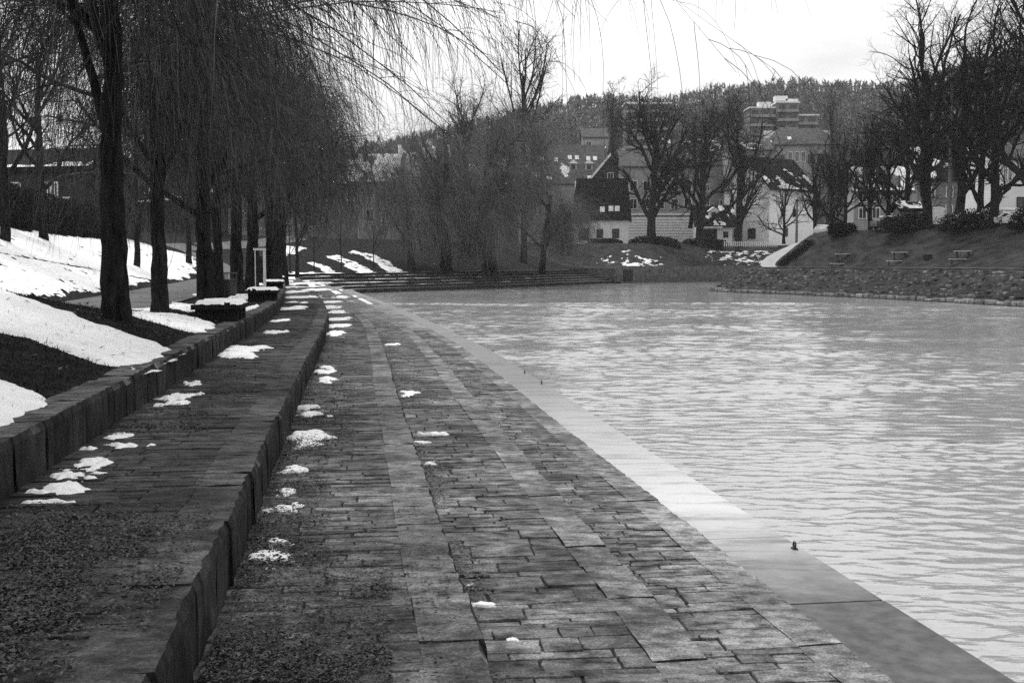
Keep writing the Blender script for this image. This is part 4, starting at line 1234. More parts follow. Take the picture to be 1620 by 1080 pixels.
tag(f_, 'dark bare wood on the steep rise behind the right bank', 'forest', kind='stuff')
def conifer(seed, h, r):
    r2 = np.random.default_rng(seed)
    n = 420
    t = r2.random(n) ** .8; a = r2.uniform(0, 6.28, n)
    L = r * (1 - t) ** .8 * r2.uniform(.6, 1.2, n) + .2
    st = np.stack([0 * t, 0 * t, h * (.12 + .86 * t)], -1)
    tip = st + np.stack([np.cos(a) * L, np.sin(a) * L, -.25 * L], -1)
    w = np.stack([-np.sin(a), np.cos(a), 0 * a], -1) * (.28 * L)[:, None]
    mid = (st + tip) / 2
    V = np.stack([st, mid - w, tip, mid + w], 1).reshape(-1, 3)
    b = MB(); b.add(V, np.arange(n * 4).reshape(-1, 4))
    tk = MB(); tk.tubes(np.array([[(0, 0, -1.), (0, 0, h * .5), (0, 0, h)]]), np.array([[.3, .2, .03]]), 6)
    return tk, b
CON = [conifer(1, 14, 3.0), conifer(2, 12, 3.4)]
CON = [meshes(q, 'hedge') for q in CON]
cpx = [(1160, 132), (1210, 124), (1230, 127), (1255, 124), (1272, 130), (1308, 122), (1335, 130), (1362, 128)]
for k, (px, py) in enumerate(cpx):
    p = at(px, py + 8, 556)
    plant('conifer_tree', CON[k % 2], (p[0], 556, p[2] - 13 * .95), k, .95, 'dark conifer on the hill ridge, ' + ['leftmost of the group, above the broad trees', 'second from the start of the ridge group', 'third of the ridge group', 'fourth of the ridge group, above the flats', 'fifth of the ridge group, right above the flats', 'sixth of the ridge group', 'seventh of the ridge group', 'rightmost of the group, at the big bare tree'][k], 'conifers on the ridge')

# ------------------------------------------------------------------ buildings
def rag_snow(mb, P00, Pu, Pv, nrm, th, seed, cells=70, su=6.0, sv=3.0, bias=0.0):
    """ragged snow sheet on a sloping rectangle P00 + u*Pu + v*Pv"""
    u = np.linspace(.01, .99, cells); U, V = np.meshgrid(u, u, indexing='ij')
    q = np.asarray(P00)[None, None] + U[..., None] * np.asarray(Pu) + V[..., None] * np.asarray(Pv)
    m = fbm(U * su, V * sv + U * 2, seed, 4) - th - bias * V
    q = q + np.asarray(nrm) * (.05 + .10 * sstep(0, .1, m))[..., None]
    mb.grid(q[..., 0], q[..., 1], q[..., 2], m[:-1, :-1] > 0)
def house(name, label, c, w, dep, eave, ridge_h, wall, roof, ridge='x', rz=0.0, wins=(), snow=None, ov=.5, base=3.0, dorm=(), chim=(), sky_l=(), barge=None, group=None, cat='house', door=None, hip=0.0):
    t = thing(name, c, label, cat, group, rz)
    b = MB()
    W = w / 2
    if ridge == 'x':
        prof = [(0, -base), (dep, -base), (dep, eave), (dep / 2, ridge_h - .25), (0, eave)]
        n = len(prof)
        b.add([(-W, y, z) for y, z in prof] + [(W, y, z) for y, z in prof], [(i, n + i, n + (i + 1) % n, (i + 1) % n) for i in range(n)])
        b.f3.append(np.array([(0, 1, 2), (0, 2, 3), (0, 3, 4), (n, n + 2, n + 1), (n, n + 3, n + 2), (n, n + 4, n + 3)]))
    else:
        prof = [(-W, -base), (W, -base), (W, eave), (0, ridge_h - .25), (-W, eave)]
        b.prism(prof, 0, dep)
    b.build('wall', M[wall], t)
    sl_ = (ridge_h - eave) / ((dep if ridge == 'x' else w) / 2)
    th = .28
    rb = MB()
    if ridge == 'x':
        e0 = eave - sl_ * ov
        hx = W + ov; rx = hx - hip * dep / 2
        v = []
        for zz in (0, th):
            v += [(-hx, -ov, e0 + zz), (hx, -ov, e0 + zz), (rx, dep / 2, ridge_h + zz), (-rx, dep / 2, ridge_h + zz), (hx, dep + ov, e0 + zz), (-hx, dep + ov, e0 + zz)]
        rb.add(v, [(6, 7, 8, 9), (9, 8, 10, 11), (0, 3, 2, 1), (3, 5, 4, 2), (0, 1, 7, 6), (4, 5, 11, 10)])
        rb.f3.append(np.array([(1, 2, 8), (1, 8, 7), (2, 4, 10), (2, 10, 8), (0, 9, 3), (0, 6, 9), (3, 11, 5), (3, 9, 11)]))
        if hip: rb.f3.append(np.array([(7, 10, 8), (6, 9, 11)]))
    else:
        e0 = eave - sl_ * ov
        hx = W + ov
        prof = [(-hx, e0), (0, ridge_h), (hx, e0), (hx, e0 + th), (0, ridge_h + th), (-hx, e0 + th)]
        y0, y1 = -ov, dep + ov
        rb.add([(x, y0, z) for x, z in prof] + [(x, y1, z) for x, z in prof],
               [(0, 1, 7, 6), (1, 2, 8, 7), (2, 3, 9, 8), (3, 4, 10, 9), (4, 5, 11, 10), (5, 0, 6, 11), (0, 5, 4, 1), (1, 4, 3, 2), (6, 7, 10, 11), (7, 8, 9, 10)])
    ro = rb.build('roof', M[roof], t)
    if snow is not None:
        sb = MB()
        if ridge == 'x':
            nn = np.array([0, -sl_, 1.0]) / math.hypot(sl_, 1)
            rag_snow(sb, (-hx, -ov, e0 + th), (2 * hx, 0, 0), (0, dep / 2 + ov, ridge_h - e0), nn, snow[0], snow[1], bias=snow[2] if len(snow) > 2 else 0)
        else:
            for sg_ in (-1, 1):
                nn = np.array([sg_ * sl_, 0, 1.0]) / math.hypot(sl_, 1)
                rag_snow(sb, (sg_ * hx, y0, e0 + th), (0, y1 - y0, 0), (-sg_ * hx, 0, ridge_h - e0), nn, snow[0], snow[1] + sg_)
        if sb.n: sb.build('roof_snow', M['snowold'], ro)['kind'] = 'stuff'
    for k, (u, z, ww, hh) in enumerate(chim):
        cb = MB(); cb.box((u, dep / 2, z), (ww, ww, hh)); cb.box((u, dep / 2, z + hh / 2 + .08), (ww + .2, ww + .2, .16)); cb.build('chimney', M['wallg'], ro)
    for u, fr in sky_l:
        cb = MB(); y = -ov + (dep / 2 + ov) * fr
        cb.box((0, 0, 0), (1.0, 1.3, .14))
        o = cb.build('skylight', M['snowold'], ro, (u, y, e0 + (ridge_h - e0) * fr + th + .06)); o.rotation_euler[0] = math.atan(sl_)
    for u, fr in dorm:
        y = -ov + (dep / 2 + ov) * fr; z = e0 + (ridge_h - e0) * fr
        db = MB(); db.box((u, y + 1.2, z + .9), (2.0, 2.4, 1.8)); d_ = db.build('dormer', M[wall], ro)
        gb = MB(); gb.add([(u - 1.3, y - .3, z + 1.8), (u + 1.3, y - .3, z + 1.8), (u, y - .3, z + 2.8), (u - 1.3, y + 3, z + 1.8), (u + 1.3, y + 3, z + 1.8), (u, y + 3, z + 2.8)], [(0, 2, 5, 3), (1, 4, 5, 2), (0, 3, 4, 1)])
        gb.f3.append(np.array([(0, 1, 2), (3, 5, 4)])); gb.build('dormer_roof', M['snowold'], ro)
        pb = MB(); pb.box((u, y - .02, z + 1.0), (1.0, .1, 1.1)); pb.build('dormer_window', M['pane'], ro)
    if barge:
        for sg_ in (-1,):
            cb = MB(); q = .35
            cb.add([(sg_ * hx, y0 - .08, e0 - .1), (0, y0 - .08, ridge_h - .1), (0, y0 - .08, ridge_h + th + q), (sg_ * hx, y0 - .08, e0 + th + q),
                    (sg_ * hx, y0 + .2, e0 - .1), (0, y0 + .2, ridge_h - .1), (0, y0 + .2, ridge_h + th + q), (sg_ * hx, y0 + .2, e0 + th + q)],
                   [(0, 1, 2, 3), (4, 7, 6, 5), (3, 2, 6, 7), (0, 4, 5, 1)])
            cb.build('barge_board', M['snowold'], ro)
    for win in wins:
        face, u, z, ww, hh = win[:5]
        fr = win[5] if len(win) > 5 else 'white'
        a = MB(); g_ = MB()
        f_ = .12
        if face == 'f':
            a.box((u, -.03, z + hh / 2 + f_ / 2), (ww + 2 * f_, .10, f_)); a.box((u, -.03, z - hh / 2 - f_ / 2), (ww + 2.6 * f_, .18, f_))
            a.box((u - ww / 2 - f_ / 2, -.03, z), (f_, .10, hh)); a.box((u + ww / 2 + f_ / 2, -.03, z), (f_, .10, hh)); a.box((u, -.035, z), (.07, .09, hh))
            g_.box((u, -.015, z), (ww, .05, hh))
        else:
            a.box((-W - .03, dep / 2 + u, z + hh / 2 + f_ / 2), (.10, ww + 2 * f_, f_)); a.box((-W - .03, dep / 2 + u, z - hh / 2 - f_ / 2), (.18, ww + 2.6 * f_, f_))
            a.box((-W - .03, dep / 2 + u - ww / 2 - f_ / 2, z), (.10, f_, hh)); a.box((-W - .03, dep / 2 + u + ww / 2 + f_ / 2, z), (.10, f_, hh)); a.box((-W - .035, dep / 2 + u, z), (.09, .07, hh))
            g_.box((-W - .015, dep / 2 + u, z), (.05, ww, hh))
        wo_ = a.build('window', M[fr], t); g_.build('pane', M['pane'], wo_)
    if door is not None:
        u, ww, hh = door
        a = MB(); a.box((u, -.04, hh / 2), (ww, .12, hh)); a.build('door', M['trim'], t)
    return t
def pxh(px0, px1, yb, d):
    return at((px0 + px1) / 2, yb, d), (px1 - px0) * d / F, d / F

# cottage by the small willow
c, w, k = pxh(908, 994, 386, 238)
house('cottage', 'white cottage with a steep black roof beside the small willow', c, w, 9, 45 * k, 103 * k, 'wallw', 'roofd', 'x', R(-6),
      [('f', -3.6, 2.0, 1.9, 2.2, 'trim'), ('f', -.3, 2.2, 1.1, 1.6, 'trim'), ('f', 3.0, 2.2, 1.2, 1.7, 'trim')], sky_l=[(.2, .22), (2.0, .24), (3.3, .24)], ov=.6, hip=.2)
# rusticated town house behind the broad tree
c, w, k = pxh(984, 1112, 388, 256)
t = house('town_house', 'grey town house with rusticated ground floor and two rows of windows', c, w, 12, 124 * k, 150 * k, 'wallm', 'roofm', 'x', 0,
      [('f', u, z, 1.5, 2.1, 'white') for u in (-6.6, -3.6, -.5, 2.6, 5.6) for z in (4.4, 9.2, 13.2)], chim=[(-3, 20, 1, 2)])
for z in np.arange(.4, 6.6, .62):
    b = MB(); b.box((0, -.04, z), (w + .1, .12, .5)); b.build('stone_course', M['wallw'], t)
b = MB(); b.box((0, -.12, 6.9), (w + .3, .3, .35)); b.build('cornice', M['wallw'], t)
# gabled roof with white verge
c, w, k = pxh(934, 996, 385, 266)
house('gabled_house', 'grey gabled house with a snow-white roof edge behind the cottage', c, w, 12, 100 * k, 137 * k, 'gabled', 'roofm', 'y', 0, [('f', 0, 15.5, 1.2, 1.6)], barge=True)
# long roof with dormers
c, w, k = pxh(826, 962, 385, 286)
house('long_house', 'long grey roof with two snowy dormers and small skylights', c, w, 15, 96 * k, 157 * k, 'wallm', 'roofm', 'x', R(3), [('f', u, 9, 1.3, 1.9) for u in (-8, -4.5, -1, 2.5, 6, 9)],
      dorm=[(2.2, .35), (6.2, .35)], sky_l=[(-5.5, .62), (-2, .6), (1.6, .66), (3.4, .66), (6.3, .64), (8.0, .64)], chim=[(3.5, 23, 1, 2)], snow=(.64, 8))
c, w, k = pxh(922, 962, 300, 330)
house('small_block', 'small pale block above the long roof', c, w, 8, 82 * k, 96 * k, 'wallm', 'roofm', 'x', 0, [('f', -2, 13, 1.4, 1.4), ('f', -2, 10.5, 1.4, 1.4)])
# white gabled house
k = 244 / F
c = at(1252, 385, 246)
house('gabled_cottage', 'white gabled house with a black roof and patchy snow on its eaves', c, 15.0, 12.5, 88 * k, 136 * k, 'wallw', 'roofd', 'x', R(38),
      [('l', -1.6, 2.1, 1.9, 2.0, 'trim'), ('l', 2.6, 2.2, 1.2, 1.8, 'trim'), ('l', .4, 7.2, 1.1, 1.5, 'trim'), ('f', -3, 6.6, 1.1, 1.5, 'trim'), ('f', 1, 6.6, 1.1, 1.5, 'trim'), ('f', -2, 2.4, 1.2, 1.6, 'trim')], snow=(.40, 14, .5), ov=.8)
# low porch house
c, w, k = pxh(1104, 1158, 386, 243)
t = house('low_house', 'low house with a dark porch and one small dormer', c, w, 7, 33 * k, 60 * k, 'wallw', 'roofd', 'x', 0, [('f', 2.3, 2.0, .8, 1.0, 'trim')], dorm=[(-.2, .35)], ov=.9, snow=(.62, 3))
b = MB(); b.box((-1.2, -.06, 1.6), (3.2, .14, 3.0)); b.build('porch_opening', M['trim'], t)
b = MB(); b.box((-.8, -1.0, 3.5), (4.4, .3, .35)); b.build('porch_beam', M['white'], t)
# hipped house above the dark roof
c, w, k = pxh(1212, 1322, 320, 300)
house('hipped_house', 'pale house with a grey hipped roof and bright shutters above the black roof', c, w, 11, 92 * k, 117 * k, 'wallm', 'roofm', 'x', R(-4),
      [('f', -5.2, 11.2, 1.3, 2.0, 'trim'), ('f', 2.5, 11.4, 1.3, 2.0, 'trim'), ('f', 5, 11.4, 1.3, 2.0, 'trim'), ('f', -3.0, 11.8, .9, 2.4, 'white'), ('f', -1.2, 11.8, .9, 2.4, 'white'), ('f', .4, 11.8, .9, 2.4, 'white')], hip=.8, ov=.7, sky_l=[(-3, .35)])
c, w, k = pxh(1152, 1222, 330, 292)
house('low_roof_house', 'low grey roofed house beside the hipped one', c, w, 11, 92 * k, 112 * k, 'wallm', 'roofm', 'x', 0, [('f', u, 11, 1.1, 1.5) for u in (-3, 0, 3)], snow=(.6, 4))
c, w, k = pxh(1052, 1160, 370, 300)
house('plain_house', 'grey house seen through the crowns of the broad trees', c, w, 11, 110 * k, 150 * k, 'wallg', 'roofm', 'x', 0, [('f', u, z, 1.2, 1.7) for u in (-6, -2, 2, 6) for z in (8, 12)], snow=(.55, 6))
# flats on the hillside
def flats(label, px0, px1, ytop, ybot, d, steps):
    p = at((px0 + px1) / 2, ybot, d); k = d / F
    t = thing('apartment_block', p, label, 'building')
    for (a0, a1, y0, depth0) in steps:
        x0, x1 = (a0 - (px0 + px1) / 2) * k, (a1 - (px0 + px1) / 2) * k
        h = (ybot - y0) * k
        b = MB(); b.box(((x0 + x1) / 2, depth0 + 5, h / 2 - 4), (x1 - x0, 10, h + 8)); wl_ = b.build('wall', M['wallg'], t)
        b = MB(); b.box(((x0 + x1) / 2, depth0 + 5, h + .25), (x1 - x0 + .8, 10.6, .5)); b.build('flat_roof', M['wallw'], t)
        for fl in range(int(h // 3.0)):
            z = h - 1.6 - fl * 3.0
            b = MB(); b.box(((x0 + x1) / 2, depth0 - .6, z - 1.0), (x1 - x0 - .4, 1.2, .9)); b.build('balcony', M['wallm'], t)
            n_ = max(1, int((x1 - x0) // 3.2))
            for q in range(n_):
                b = MB(); b.box((x0 + (q + .5) * (x1 - x0) / n_, depth0 - .03, z + .3), ((x1 - x0) / n_ * .6, .1, 1.5)); b.build('window', M['pane'], t)
    return t
t = flats('stepped concrete flats with balconies on the hillside', 1186, 1296, 162, 262, 380, [(1188, 1236, 172, 2), (1228, 1262, 165, 0), (1258, 1296, 183, 3)])
for u, v in ((-6, 20.5), (-.5, 22.5), (3, 21.5)):
    b = MB(); b.box((u, 5, v), (4.2, 3, 1.6)); b.build('roof_hut', M['white'], t)
flats('flat-topped block behind the broad bare tree', 985, 1062, 162, 240, 390, [(990, 1060, 166, 0)])
# left of the basin: snow-roofed houses behind the twigs
c, w, k = pxh(566, 628, 372, 190)
house('snowy_house', 'pale house with a snow-striped roof seen through the willow twigs', c, w, 10, 84 * k, 128 * k, 'wallm', 'roofm', 'x', 0, [('f', -1.2, 7.2, 1.1, 2.0), ('f', 1.4, 7.2, 1.1, 2.0), ('f', -1.2, 3.2, 1.1, 2.0), ('f', 1.4, 3.2, 1.1, 2.0)], snow=(.44, 21))
c, w, k = pxh(636, 712, 372, 205)
house('grey_roof_house', 'grey roofed house with snow scraps behind the weeping willows', c, w, 12, 92 * k, 152 * k, 'wallg', 'roofm', 'x', R(8), [('f', -2, 8, 1.2, 1.8), ('f', 2, 8, 1.2, 1.8)], snow=(.58, 24), sky_l=[(1, .7)])
c, w, k = pxh(500, 575, 372, 200)
house('plain_house', 'grey house mostly hidden behind the promenade willows', c, w, 12, 80 * k, 120 * k, 'wallg', 'roofm', 'x', 0, [('f', -2, 7, 1.2, 1.8), ('f', 2, 7, 1.2, 1.8)], snow=(.5, 26))
c, w, k = pxh(700, 800, 372, 240)
house('dark_roof_house', 'dark roofed house just behind the large weeping willow', c, w, 12, 80 * k, 122 * k, 'wallg', 'roofm', 'x', 0, [('f', -2, 7, 1.2, 1.8)], snow=(.6, 27))
# behind the hedge
c, w, k = pxh(-70, 152, 335, 104)
t = house('hedge_house', 'dark house with snow on its eaves behind the hedge at the left', c, w, 8, 66 * k, 100 * k, 'gabled', 'roofd', 'x', R(-12), [('f', 2.3, 2.0, .5, 1.1), ('f', 3.0, 2.0, .5, 1.1), ('f', -1, 2.0, .9, 1.1)], snow=(.46, 31, .3))
b = MB(); b.add([(1.2, -2.6, .4), (4.6, -2.6, .4), (4.6, -.1, 1.3), (1.2, -.1, 1.3), (1.2, -2.6, .3), (4.6, -2.6, .3), (4.6, -.1, 1.2), (1.2, -.1, 1.2)], [(0, 1, 2, 3), (4, 7, 6, 5), (0, 4, 5, 1), (1, 5, 6, 2), (3, 7, 4, 0)]); b.build('snowy_lean_to', M['snowold'], t)
c, w, k = pxh(136, 330, 352, 150)
house('low_hedge_house', 'low house with a snowy roof behind the second trunk', c, w, 8, 30 * k, 56 * k, 'gabled', 'roofd', 'x', R(-6), [('f', -3, 1.2, .8, 1.0), ('f', 1, 1.2, .8, 1.0)], snow=(.42, 33, .25))
# right picture edge and behind the cars
c, w, k = pxh(1576, 1720, 352, 150)
house('white_villa', 'white villa with tall narrow windows at the right picture edge', c, w, 10, 100 * k, 128 * k, 'wallw', 'roofm', 'x', R(3), [('f', -5.1, 6.7, .35, 2.4, 'white'), ('f', -4.5, 6.7, .35, 2.4, 'white'), ('f', -2.6, 2.3, 1.5, 1.8, 'trim'), ('f', -2.4, 7.6, 1.2, 1.6, 'trim'), ('f', 1, 6.7, 1.2, 1.6, 'trim')])
c, w, k = pxh(1426, 1454, 352, 140)
house('small_shed', 'small pale shed with a snowy roof between the cars', c, w, 3, 20 * k, 30 * k, 'wallm', 'roofd', 'x', 0, [('f', .2, 1.0, .4, .8, 'trim')], snow=(.45, 41))
c, w, k = pxh(1352, 1440, 356, 176)
house('grey_house', 'grey house half hidden behind the right bank trees', c, w, 9, 54 * k, 92 * k, 'wallm', 'roofm', 'x', R(-8), [('f', u, z, 1.0, 1.5) for u in (-3, -1, 2) for z in (1.8, 4.4)], snow=(.52, 43))
c, w, k = pxh(1450, 1590, 352, 190)
house('dark_house', 'dark long house behind the pale pole', c, w, 10, 70 * k, 120 * k, 'wallg', 'roofd', 'x', 0, [('f', u, z, 1.0, 1.5) for u in (-5, -2, 2, 5) for z in (2, 5)], snow=(.6, 45))

# ------------------------------------------------------------------ promenade furniture
BM = [MB().box((0, 0, .30), (1.0, 2.0, .10)).mesh('seat'), MB().box((0, 0, .12), (.86, .28, .26)).mesh('leg')]
def bench(d, o, label):
    s_ = s_at_y(d)
    p, a = curve(s_, OFF[5] + o)
    t = thing('slab_bench', (p[0], p[1], float(h_left(s_, o)) + .005), label, 'bench', 'slab benches along the promenade', a - math.pi / 2)
    obj('seat', BM[0], M['bench'], t)
    for y in (-.75, 0, .75): obj('leg', BM[1], M['bench'], t, (0, y, 0))
    b = MB(); u = np.linspace(-1, 1, 34); U, V = np.meshgrid(u, u)
    sd = 1 - np.maximum(np.abs(U), np.abs(V)) + .28 * (fbm(U * 3 + d, V * 6, int(d)) - .62)
    Zs = .35 + sstep(0, .16, sd) * (.05 + .05 * fbm(U * 3, V * 6 + d, 4))
    b.grid(U * .5, V * 1.0, Zs, sd[:-1, :-1] > 0)
    b.build('snow_cover', M['snow'], t, smooth=True)
for d, o, lab in [(25.5, .52, 'dark slab bench with snow on its seat, nearest of the row'), (38.5, .5, 'dark slab bench with snow, second from the nearest'), (56, .5, 'dark slab bench with snow, third along the wall'), (73, .5, 'dark slab bench with snow, fourth along the wall'), (90, .5, 'dark slab bench with snow, farthest along the wall')]:
    bench(d, o, lab)
# litter bin
x = at(362, HOR, 41)[0]
t = thing('litter_bin', (x, 41, gz(x, 41)), 'dark round litter bin with a slatted rim between the willow trunks', 'bin')
b = MB(); a = np.linspace(0, 2 * math.pi, 17)[:-1]
prof = [(.20, .05), (.25, .1), (.28, .62), (.30, .64), (.28, .66), (.24, .6)]
v = [(r_ * math.cos(q), r_ * math.sin(q), z) for r_, z in prof for q in a]
b.add(v, [(i * 16 + j, i * 16 + (j + 1) % 16, (i + 1) * 16 + (j + 1) % 16, (i + 1) * 16 + j) for i in range(5) for j in range(16)]); b.build('drum', M['metal'], t, smooth=True)
for q in a[::2]:
    b = MB(); b.box((.28 * math.cos(q), .28 * math.sin(q), .76), (.03, .03, .24)); b.build('slat', M['metal'], t)
b = MB(); b.tubes(np.array([[(.29 * math.cos(q), .29 * math.sin(q), .88) for q in np.linspace(0, 6.2832, 17)]]), np.full((1, 17), .02), 5); b.build('rim', M['metal'], t)
b = MB(); b.box((0, 0, .03), (.3, .3, .1)); b.build('foot', M['metal'], t)
# white notice frame
p = at(413, HOR, 47.5); z = gz(p[0], 47.5)
t = thing('notice_frame', (p[0], 47.5, z), 'white metal notice frame standing between the trunks on the promenade', 'notice board', rz=R(8))
for nm, c_, sz in [('post', (.14, 0, .88), (.11, .11, 1.76)), ('post', (-.24, 0, .88), (.04, .04, 1.76)), ('top_bar', (-.05, 0, 1.80), (.52, .14, .09)), ('panel', (-.08, .02, .95), (.30, .05, 1.1))]:
    b = MB(); b.box(c_, sz); b.build(nm, M['trim'] if nm == 'panel' else M['white'], t)
# mooring rings on the landing
for px, py, lab in [(1264, 868, 'small iron mooring ring on the landing edge, nearest of three'), (860, 607, 'small iron mooring ring on the landing edge, middle one'), (835, 590, 'small iron mooring ring on the landing edge, farthest of three')]:
    q = onz(px, py, LEV[0])
    s_, o_ = curve_so(np.array([q[0]]), np.array([q[1]])); p, a = curve(float(s_[0]), .10)
    t = thing('mooring_ring', (p[0], p[1], LEV[0]), lab, 'mooring ring', 'mooring rings on the landing', a)
    b = MB(); b.box((0, 0, .008), (.08, .05, .016)); b.build('base_plate', M['metal'], t)
    an = np.linspace(0, 6.2832, 15)
    b = MB(); b.tubes(np.array([[(.030 * math.cos(q_), 0, .045 + .034 * math.sin(q_)) for q_ in an]]), np.full((1, 15), .011), 6); b.build('ring', M['metal'], t, smooth=True)
# bare litter dots on the wet landing are stone chips
# ------------------------------------------------------------------ right bank: picnic sets, bin, pole, cars
def picnic(px, py, label, lab2):
    p = pix_right(px, py)
    L = 1.6
    t = thing('picnic_table', p, label, 'table', 'picnic tables on the right lawn', R(-8))
    for y in (-.22, 0, .22):
        b = MB(); b.box((0, y, .74), (L, .2, .05)); b.build('plank', M['wood'], t)
    for x_ in (-.55, .55):
        b = MB(); b.box((x_, 0, .24), (.1, .5, .95)); b.build('leg', M['trim'], t)
    q = p + np.array([-.95, -1.15, 0]); q[2] = right_h(q[0], q[1])
    t = thing('park_bench', q, lab2, 'bench', 'backless benches on the right lawn', R(-8))
    for y in (-.1, .1):
        b = MB(); b.box((0, y, .42), (L, .17, .05)); b.build('plank', M['wood'], t)
    for x_ in (-.55, .55):
        b = MB(); b.box((x_, 0, .15), (.1, .3, .52)); b.build('leg', M['trim'], t)
picnic(1333, 412, 'wooden picnic table on the right lawn, nearest the curving path', 'backless wooden bench in front of the table nearest the curving path')
picnic(1423, 410, 'wooden picnic table on the right lawn, middle of three', 'backless wooden bench in front of the middle table')
picnic(1523, 409, 'wooden picnic table on the right lawn, nearest the picture edge', 'backless wooden bench in front of the table nearest the picture edge')
p = pix_right(1467, 412)
t = thing('litter_box', p, 'dark square litter box on the lawn between two picnic tables', 'litter box')
b = MB(); b.box((0, 0, .38), (.75, .5, .5), taper=1.12); b.build('box', M['trim'], t)
for x_ in (-.25, .25):
    b = MB(); b.box((x_, 0, .05), (.08, .4, .2)); b.build('leg', M['trim'], t)
dd = d_at_sd(1501, 18.5); p = at(1501, 352, dd); z = right_h(p[0], p[1])
t = thing('utility_pole', (p[0], p[1], z), 'tall pale concrete pole among the right bank trees', 'pole')
b = MB(); b.tubes(np.array([[(0, 0, -.3), (0, 0, 4), (0, 0, 9), (.0, 0, 15.6)]]), np.array([[.24, .22, .18, .14]]), 12); b.build('shaft', M['pole'], t, smooth=True)
b = MB(); b.tubes(np.array([[(0, 0, -.2), (0, 0, .5), (0, 0, .55)]]), np.array([[.4, .4, .3]]), 12); b.build('base_collar', M['pole'], t)
b = MB(); b.tubes(np.array([[(0, 0, 15.5), (0, 0, 15.6), (0, 0, 15.75)]]), np.array([[.2, .2, .02]]), 12); b.build('cap', M['trim'], t)
p = at(1260, 382, 178)
t = thing('pale_post', p, 'short pale post at the top of the curving path', 'post')
b = MB(); b.tubes(np.array([[(0, 0, -.5), (0, 0, 3), (0, 0, 6.2)]]), np.array([[.22, .18, .14]]), 10); b.build('shaft', M['pole'], t, smooth=True)
b = MB(); b.tubes(np.array([[(0, 0, 6.2), (0, 0, 6.4), (0, 0, 6.6)]]), np.array([[.2, .25, .02]]), 8); b.build('cap', M['trim'], t)

def car(name, p, rz, L, W, prof, glass, label, paint, cat):
    t = thing(name, p, label, cat, 'vehicles parked behind the shrub bank', rz)
    n = len(prof); b = MB()
    ys = [-W / 2, -W / 2 + .12, W / 2 - .12, W / 2]
    rings = []
    for k, y in enumerate(ys):
        ins = .09 if k in (0, 3) else 0
        rings += [(x * (1 - ins * .25), y, z - (ins if z > .9 else 0)) for x, z in prof]
    b.add(rings, [(k * n + i, k * n + (i + 1) % n, (k + 1) * n + (i + 1) % n, (k + 1) * n + i) for k in range(3) for i in range(n)])
    c0 = np.mean(np.array(prof), 0)
    for k, y in ((0, -W / 2), (3, W / 2)):
        base = b.n; b.add([(c0[0], y, c0[1])], np.zeros((0, 3)))
        b.f3.append(np.array([(k * n + i, k * n + (i + 1) % n, base) for i in range(n)]))
    b.build('body', M[paint], t)
    for sg_ in (-1, 1):
        for gq in glass:
            g2 = MB(); y = sg_ * (W / 2 + .012)
            g2.add([(x, y, z) for x, z in gq] + [(x, y - sg_ * .03, z) for x, z in gq], [(0, 1, 2, 3), (4, 7, 6, 5)]); g2.build('side_window', M['pane'], t)
        for x_ in (-L * .31, L * .31):
            w_ = MB(); w_.tubes(np.array([[(x_, sg_ * (W / 2 - .2), .32), (x_, sg_ * (W / 2 + .02), .32)]]), np.full((1, 2), .32), 18)
            an = np.arange(18) * 2 * math.pi / 18
            w_.add([(x_ + .32 * math.cos(q), sg_ * (W / 2 + .02), .32 + .32 * math.sin(q)) for q in an] + [(x_, sg_ * (W / 2 + .02), .32)], [(i, (i + 1) % 18, 18) for i in range(18)])
            wo_ = w_.build('wheel', M['tyre'], t)
            h_ = MB(); h_.add([(x_ + .19 * math.cos(q), sg_ * (W / 2 + .035), .32 + .19 * math.sin(q)) for q in an] + [(x_, sg_ * (W / 2 + .04), .32)], [(i, (i + 1) % 18, 18) for i in range(18)]); h_.build('rim', M['hub'], wo_)
        hb = MB(); hb.box((L / 2 - .06, sg_ * W * .34, .68), (.1, .32, .16)); hb.build('headlight', M['hub'], t)
    top = max(z for x, z in prof)
    xs = [x for x, z in prof if z > top - .06]
    b = MB(); u = np.linspace(0, 1, 16); U, V = np.meshgrid(u, u, indexing='ij')
    e = np.minimum.reduce([U, 1 - U, V, 1 - V]); Zs = top - .02 + sstep(0, .12, e) * (.09 + .05 * fbm(U * 4 + p[0], V * 4, 3))
    b.grid(min(xs) - .1 + U * (max(xs) - min(xs) + .2), (V - .5) * (W - .22), Zs); b.build('roof_snow', M['snow'], t, smooth=True)
    ws = MB(); hx_ = max(xs); 
    ws.add([(hx_ + .05, -W * .42, top - .07), (hx_ + .05, W * .42, top - .07), (hx_ + .72, W * .44, .98), (hx_ + .72, -W * .44, .98)], [(0, 3, 2, 1)]); ws.build('windscreen', M['pane'], t)
    return t
SED = [(-2.1, .3), (2.1, .3), (2.15, .62), (2.0, .82), (1.15, .95), (.45, 1.42), (-1.0, 1.44), (-1.75, 1.0), (-2.12, .92), (-2.15, .6)]
SG = [[(-1.35, .98), (-.35, .98), (-.35, 1.34), (-.95, 1.34)], [(-.25, .98), (.9, .98), (.42, 1.34), (-.25, 1.34)]]
VAN = [(-2.5, .35), (2.5, .35), (2.55, .8), (2.35, 1.15), (1.75, 2.12), (1.5, 2.2), (-2.4, 2.22), (-2.55, 1.9)]
VG = [[(-2.1, 1.25), (-.9, 1.25), (-.9, 1.95), (-2.1, 1.95)], [(-.7, 1.25), (.5, 1.25), (.5, 1.95), (-.7, 1.95)], [(.7, 1.25), (1.95, 1.25), (1.55, 1.95), (.7, 1.95)]]
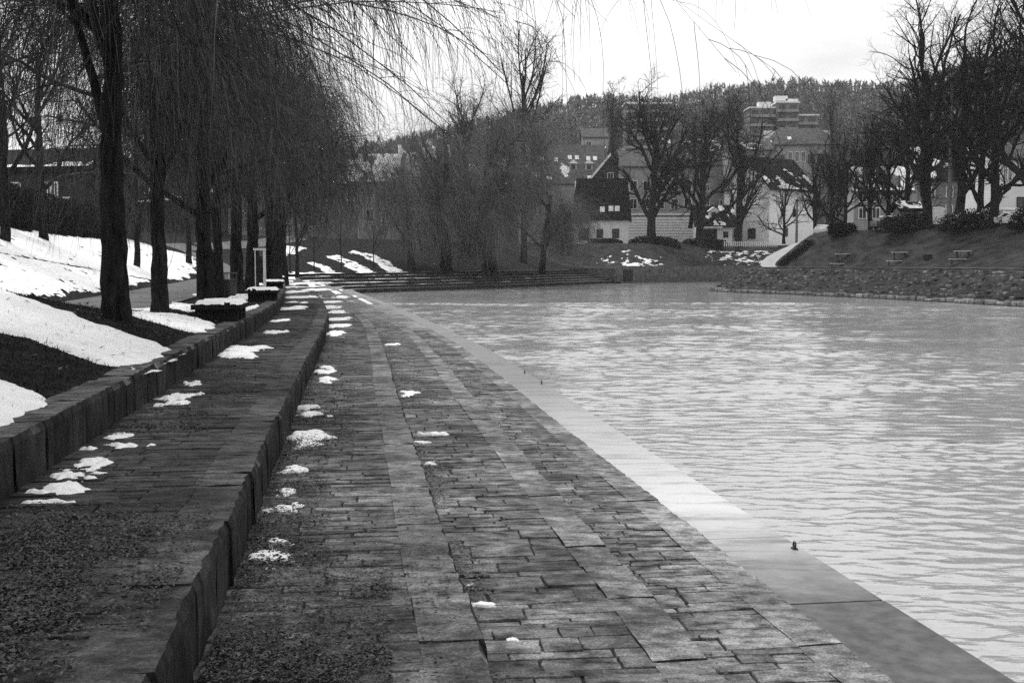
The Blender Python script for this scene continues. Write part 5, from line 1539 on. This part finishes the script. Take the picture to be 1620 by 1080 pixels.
for kd, px, d, rz, paint, lab in [('van', 1484, 122, R(62), 'carw', 'white snow-topped van parked left of the pale pole'), ('car', 1540, 120, R(20), 'card', 'grey car under thick snow right of the pale pole'), ('car', 1512, 124, R(70), 'carw', 'white car half hidden by the trunk behind the pole'),
                                  ('car', 1592, 118, R(15), 'carw', 'white snow-covered car near the white villa'), ('car', 1618, 112, R(25), 'carw', 'white car nearest the right picture edge'), ('car', 1408, 136, R(10), 'card', 'grey car with a snowy roof beside the small shed'), ('car', 1302, 172, R(60), 'carw', 'pale car at the top of the curving path'),
                                  ('van', 1590, 128, R(12), 'carw', 'white van behind the snow-covered car at the villa')]:
    if px != 1302: d = d_at_sd(px, 21 if kd == 'car' else 24) + (6 if px == 1590 else 0)
    p = at(px, 356, d); z = right_h(p[0], p[1])
    if px == 1302: z = at(1302, 372, d)[2]
    car('parked_van' if kd == 'van' else 'parked_car', (p[0], p[1], z), rz, 5.1 if kd == 'van' else 4.3, 1.95 if kd == 'van' else 1.72, VAN if kd == 'van' else SED, VG if kd == 'van' else SG, lab, paint, kd)
# garden fence before the white gabled house
c = at(1188, 390, 231)
t = thing('garden_fence', c, 'low pale garden fence below the white gabled house', 'fence', rz=R(18))
for k in range(26):
    b = MB(); b.box((-6 + k * .48, 0, .5), (.16, .06, 1.1)); b.build('picket', M['wood'], t)
for z_ in (.3, .8):
    b = MB(); b.box((0, .06, z_), (12.4, .06, .1)); b.build('rail', M['wood'], t)

# ------------------------------------------------------------------ winter haze between the banks and the hill
hz = MB(); hz.box((0, 380, 58), (2700, 1300, 122))
hm = bpy.data.materials.new('winter_haze'); hm.use_nodes = True
hn, hl_ = hm.node_tree.nodes, hm.node_tree.links
hn.clear()
pv = hn.new('ShaderNodeVolumePrincipled'); pv.inputs['Color'].default_value = (.9, .9, .9, 1); pv.inputs['Density'].default_value = 0.00018
ho = hn.new('ShaderNodeOutputMaterial'); hl_.new(pv.outputs[0], ho.inputs['Volume'])
tag(hz.build('haze', hm), 'thin winter haze hanging over river, town and hill', 'haze', kind='stuff')
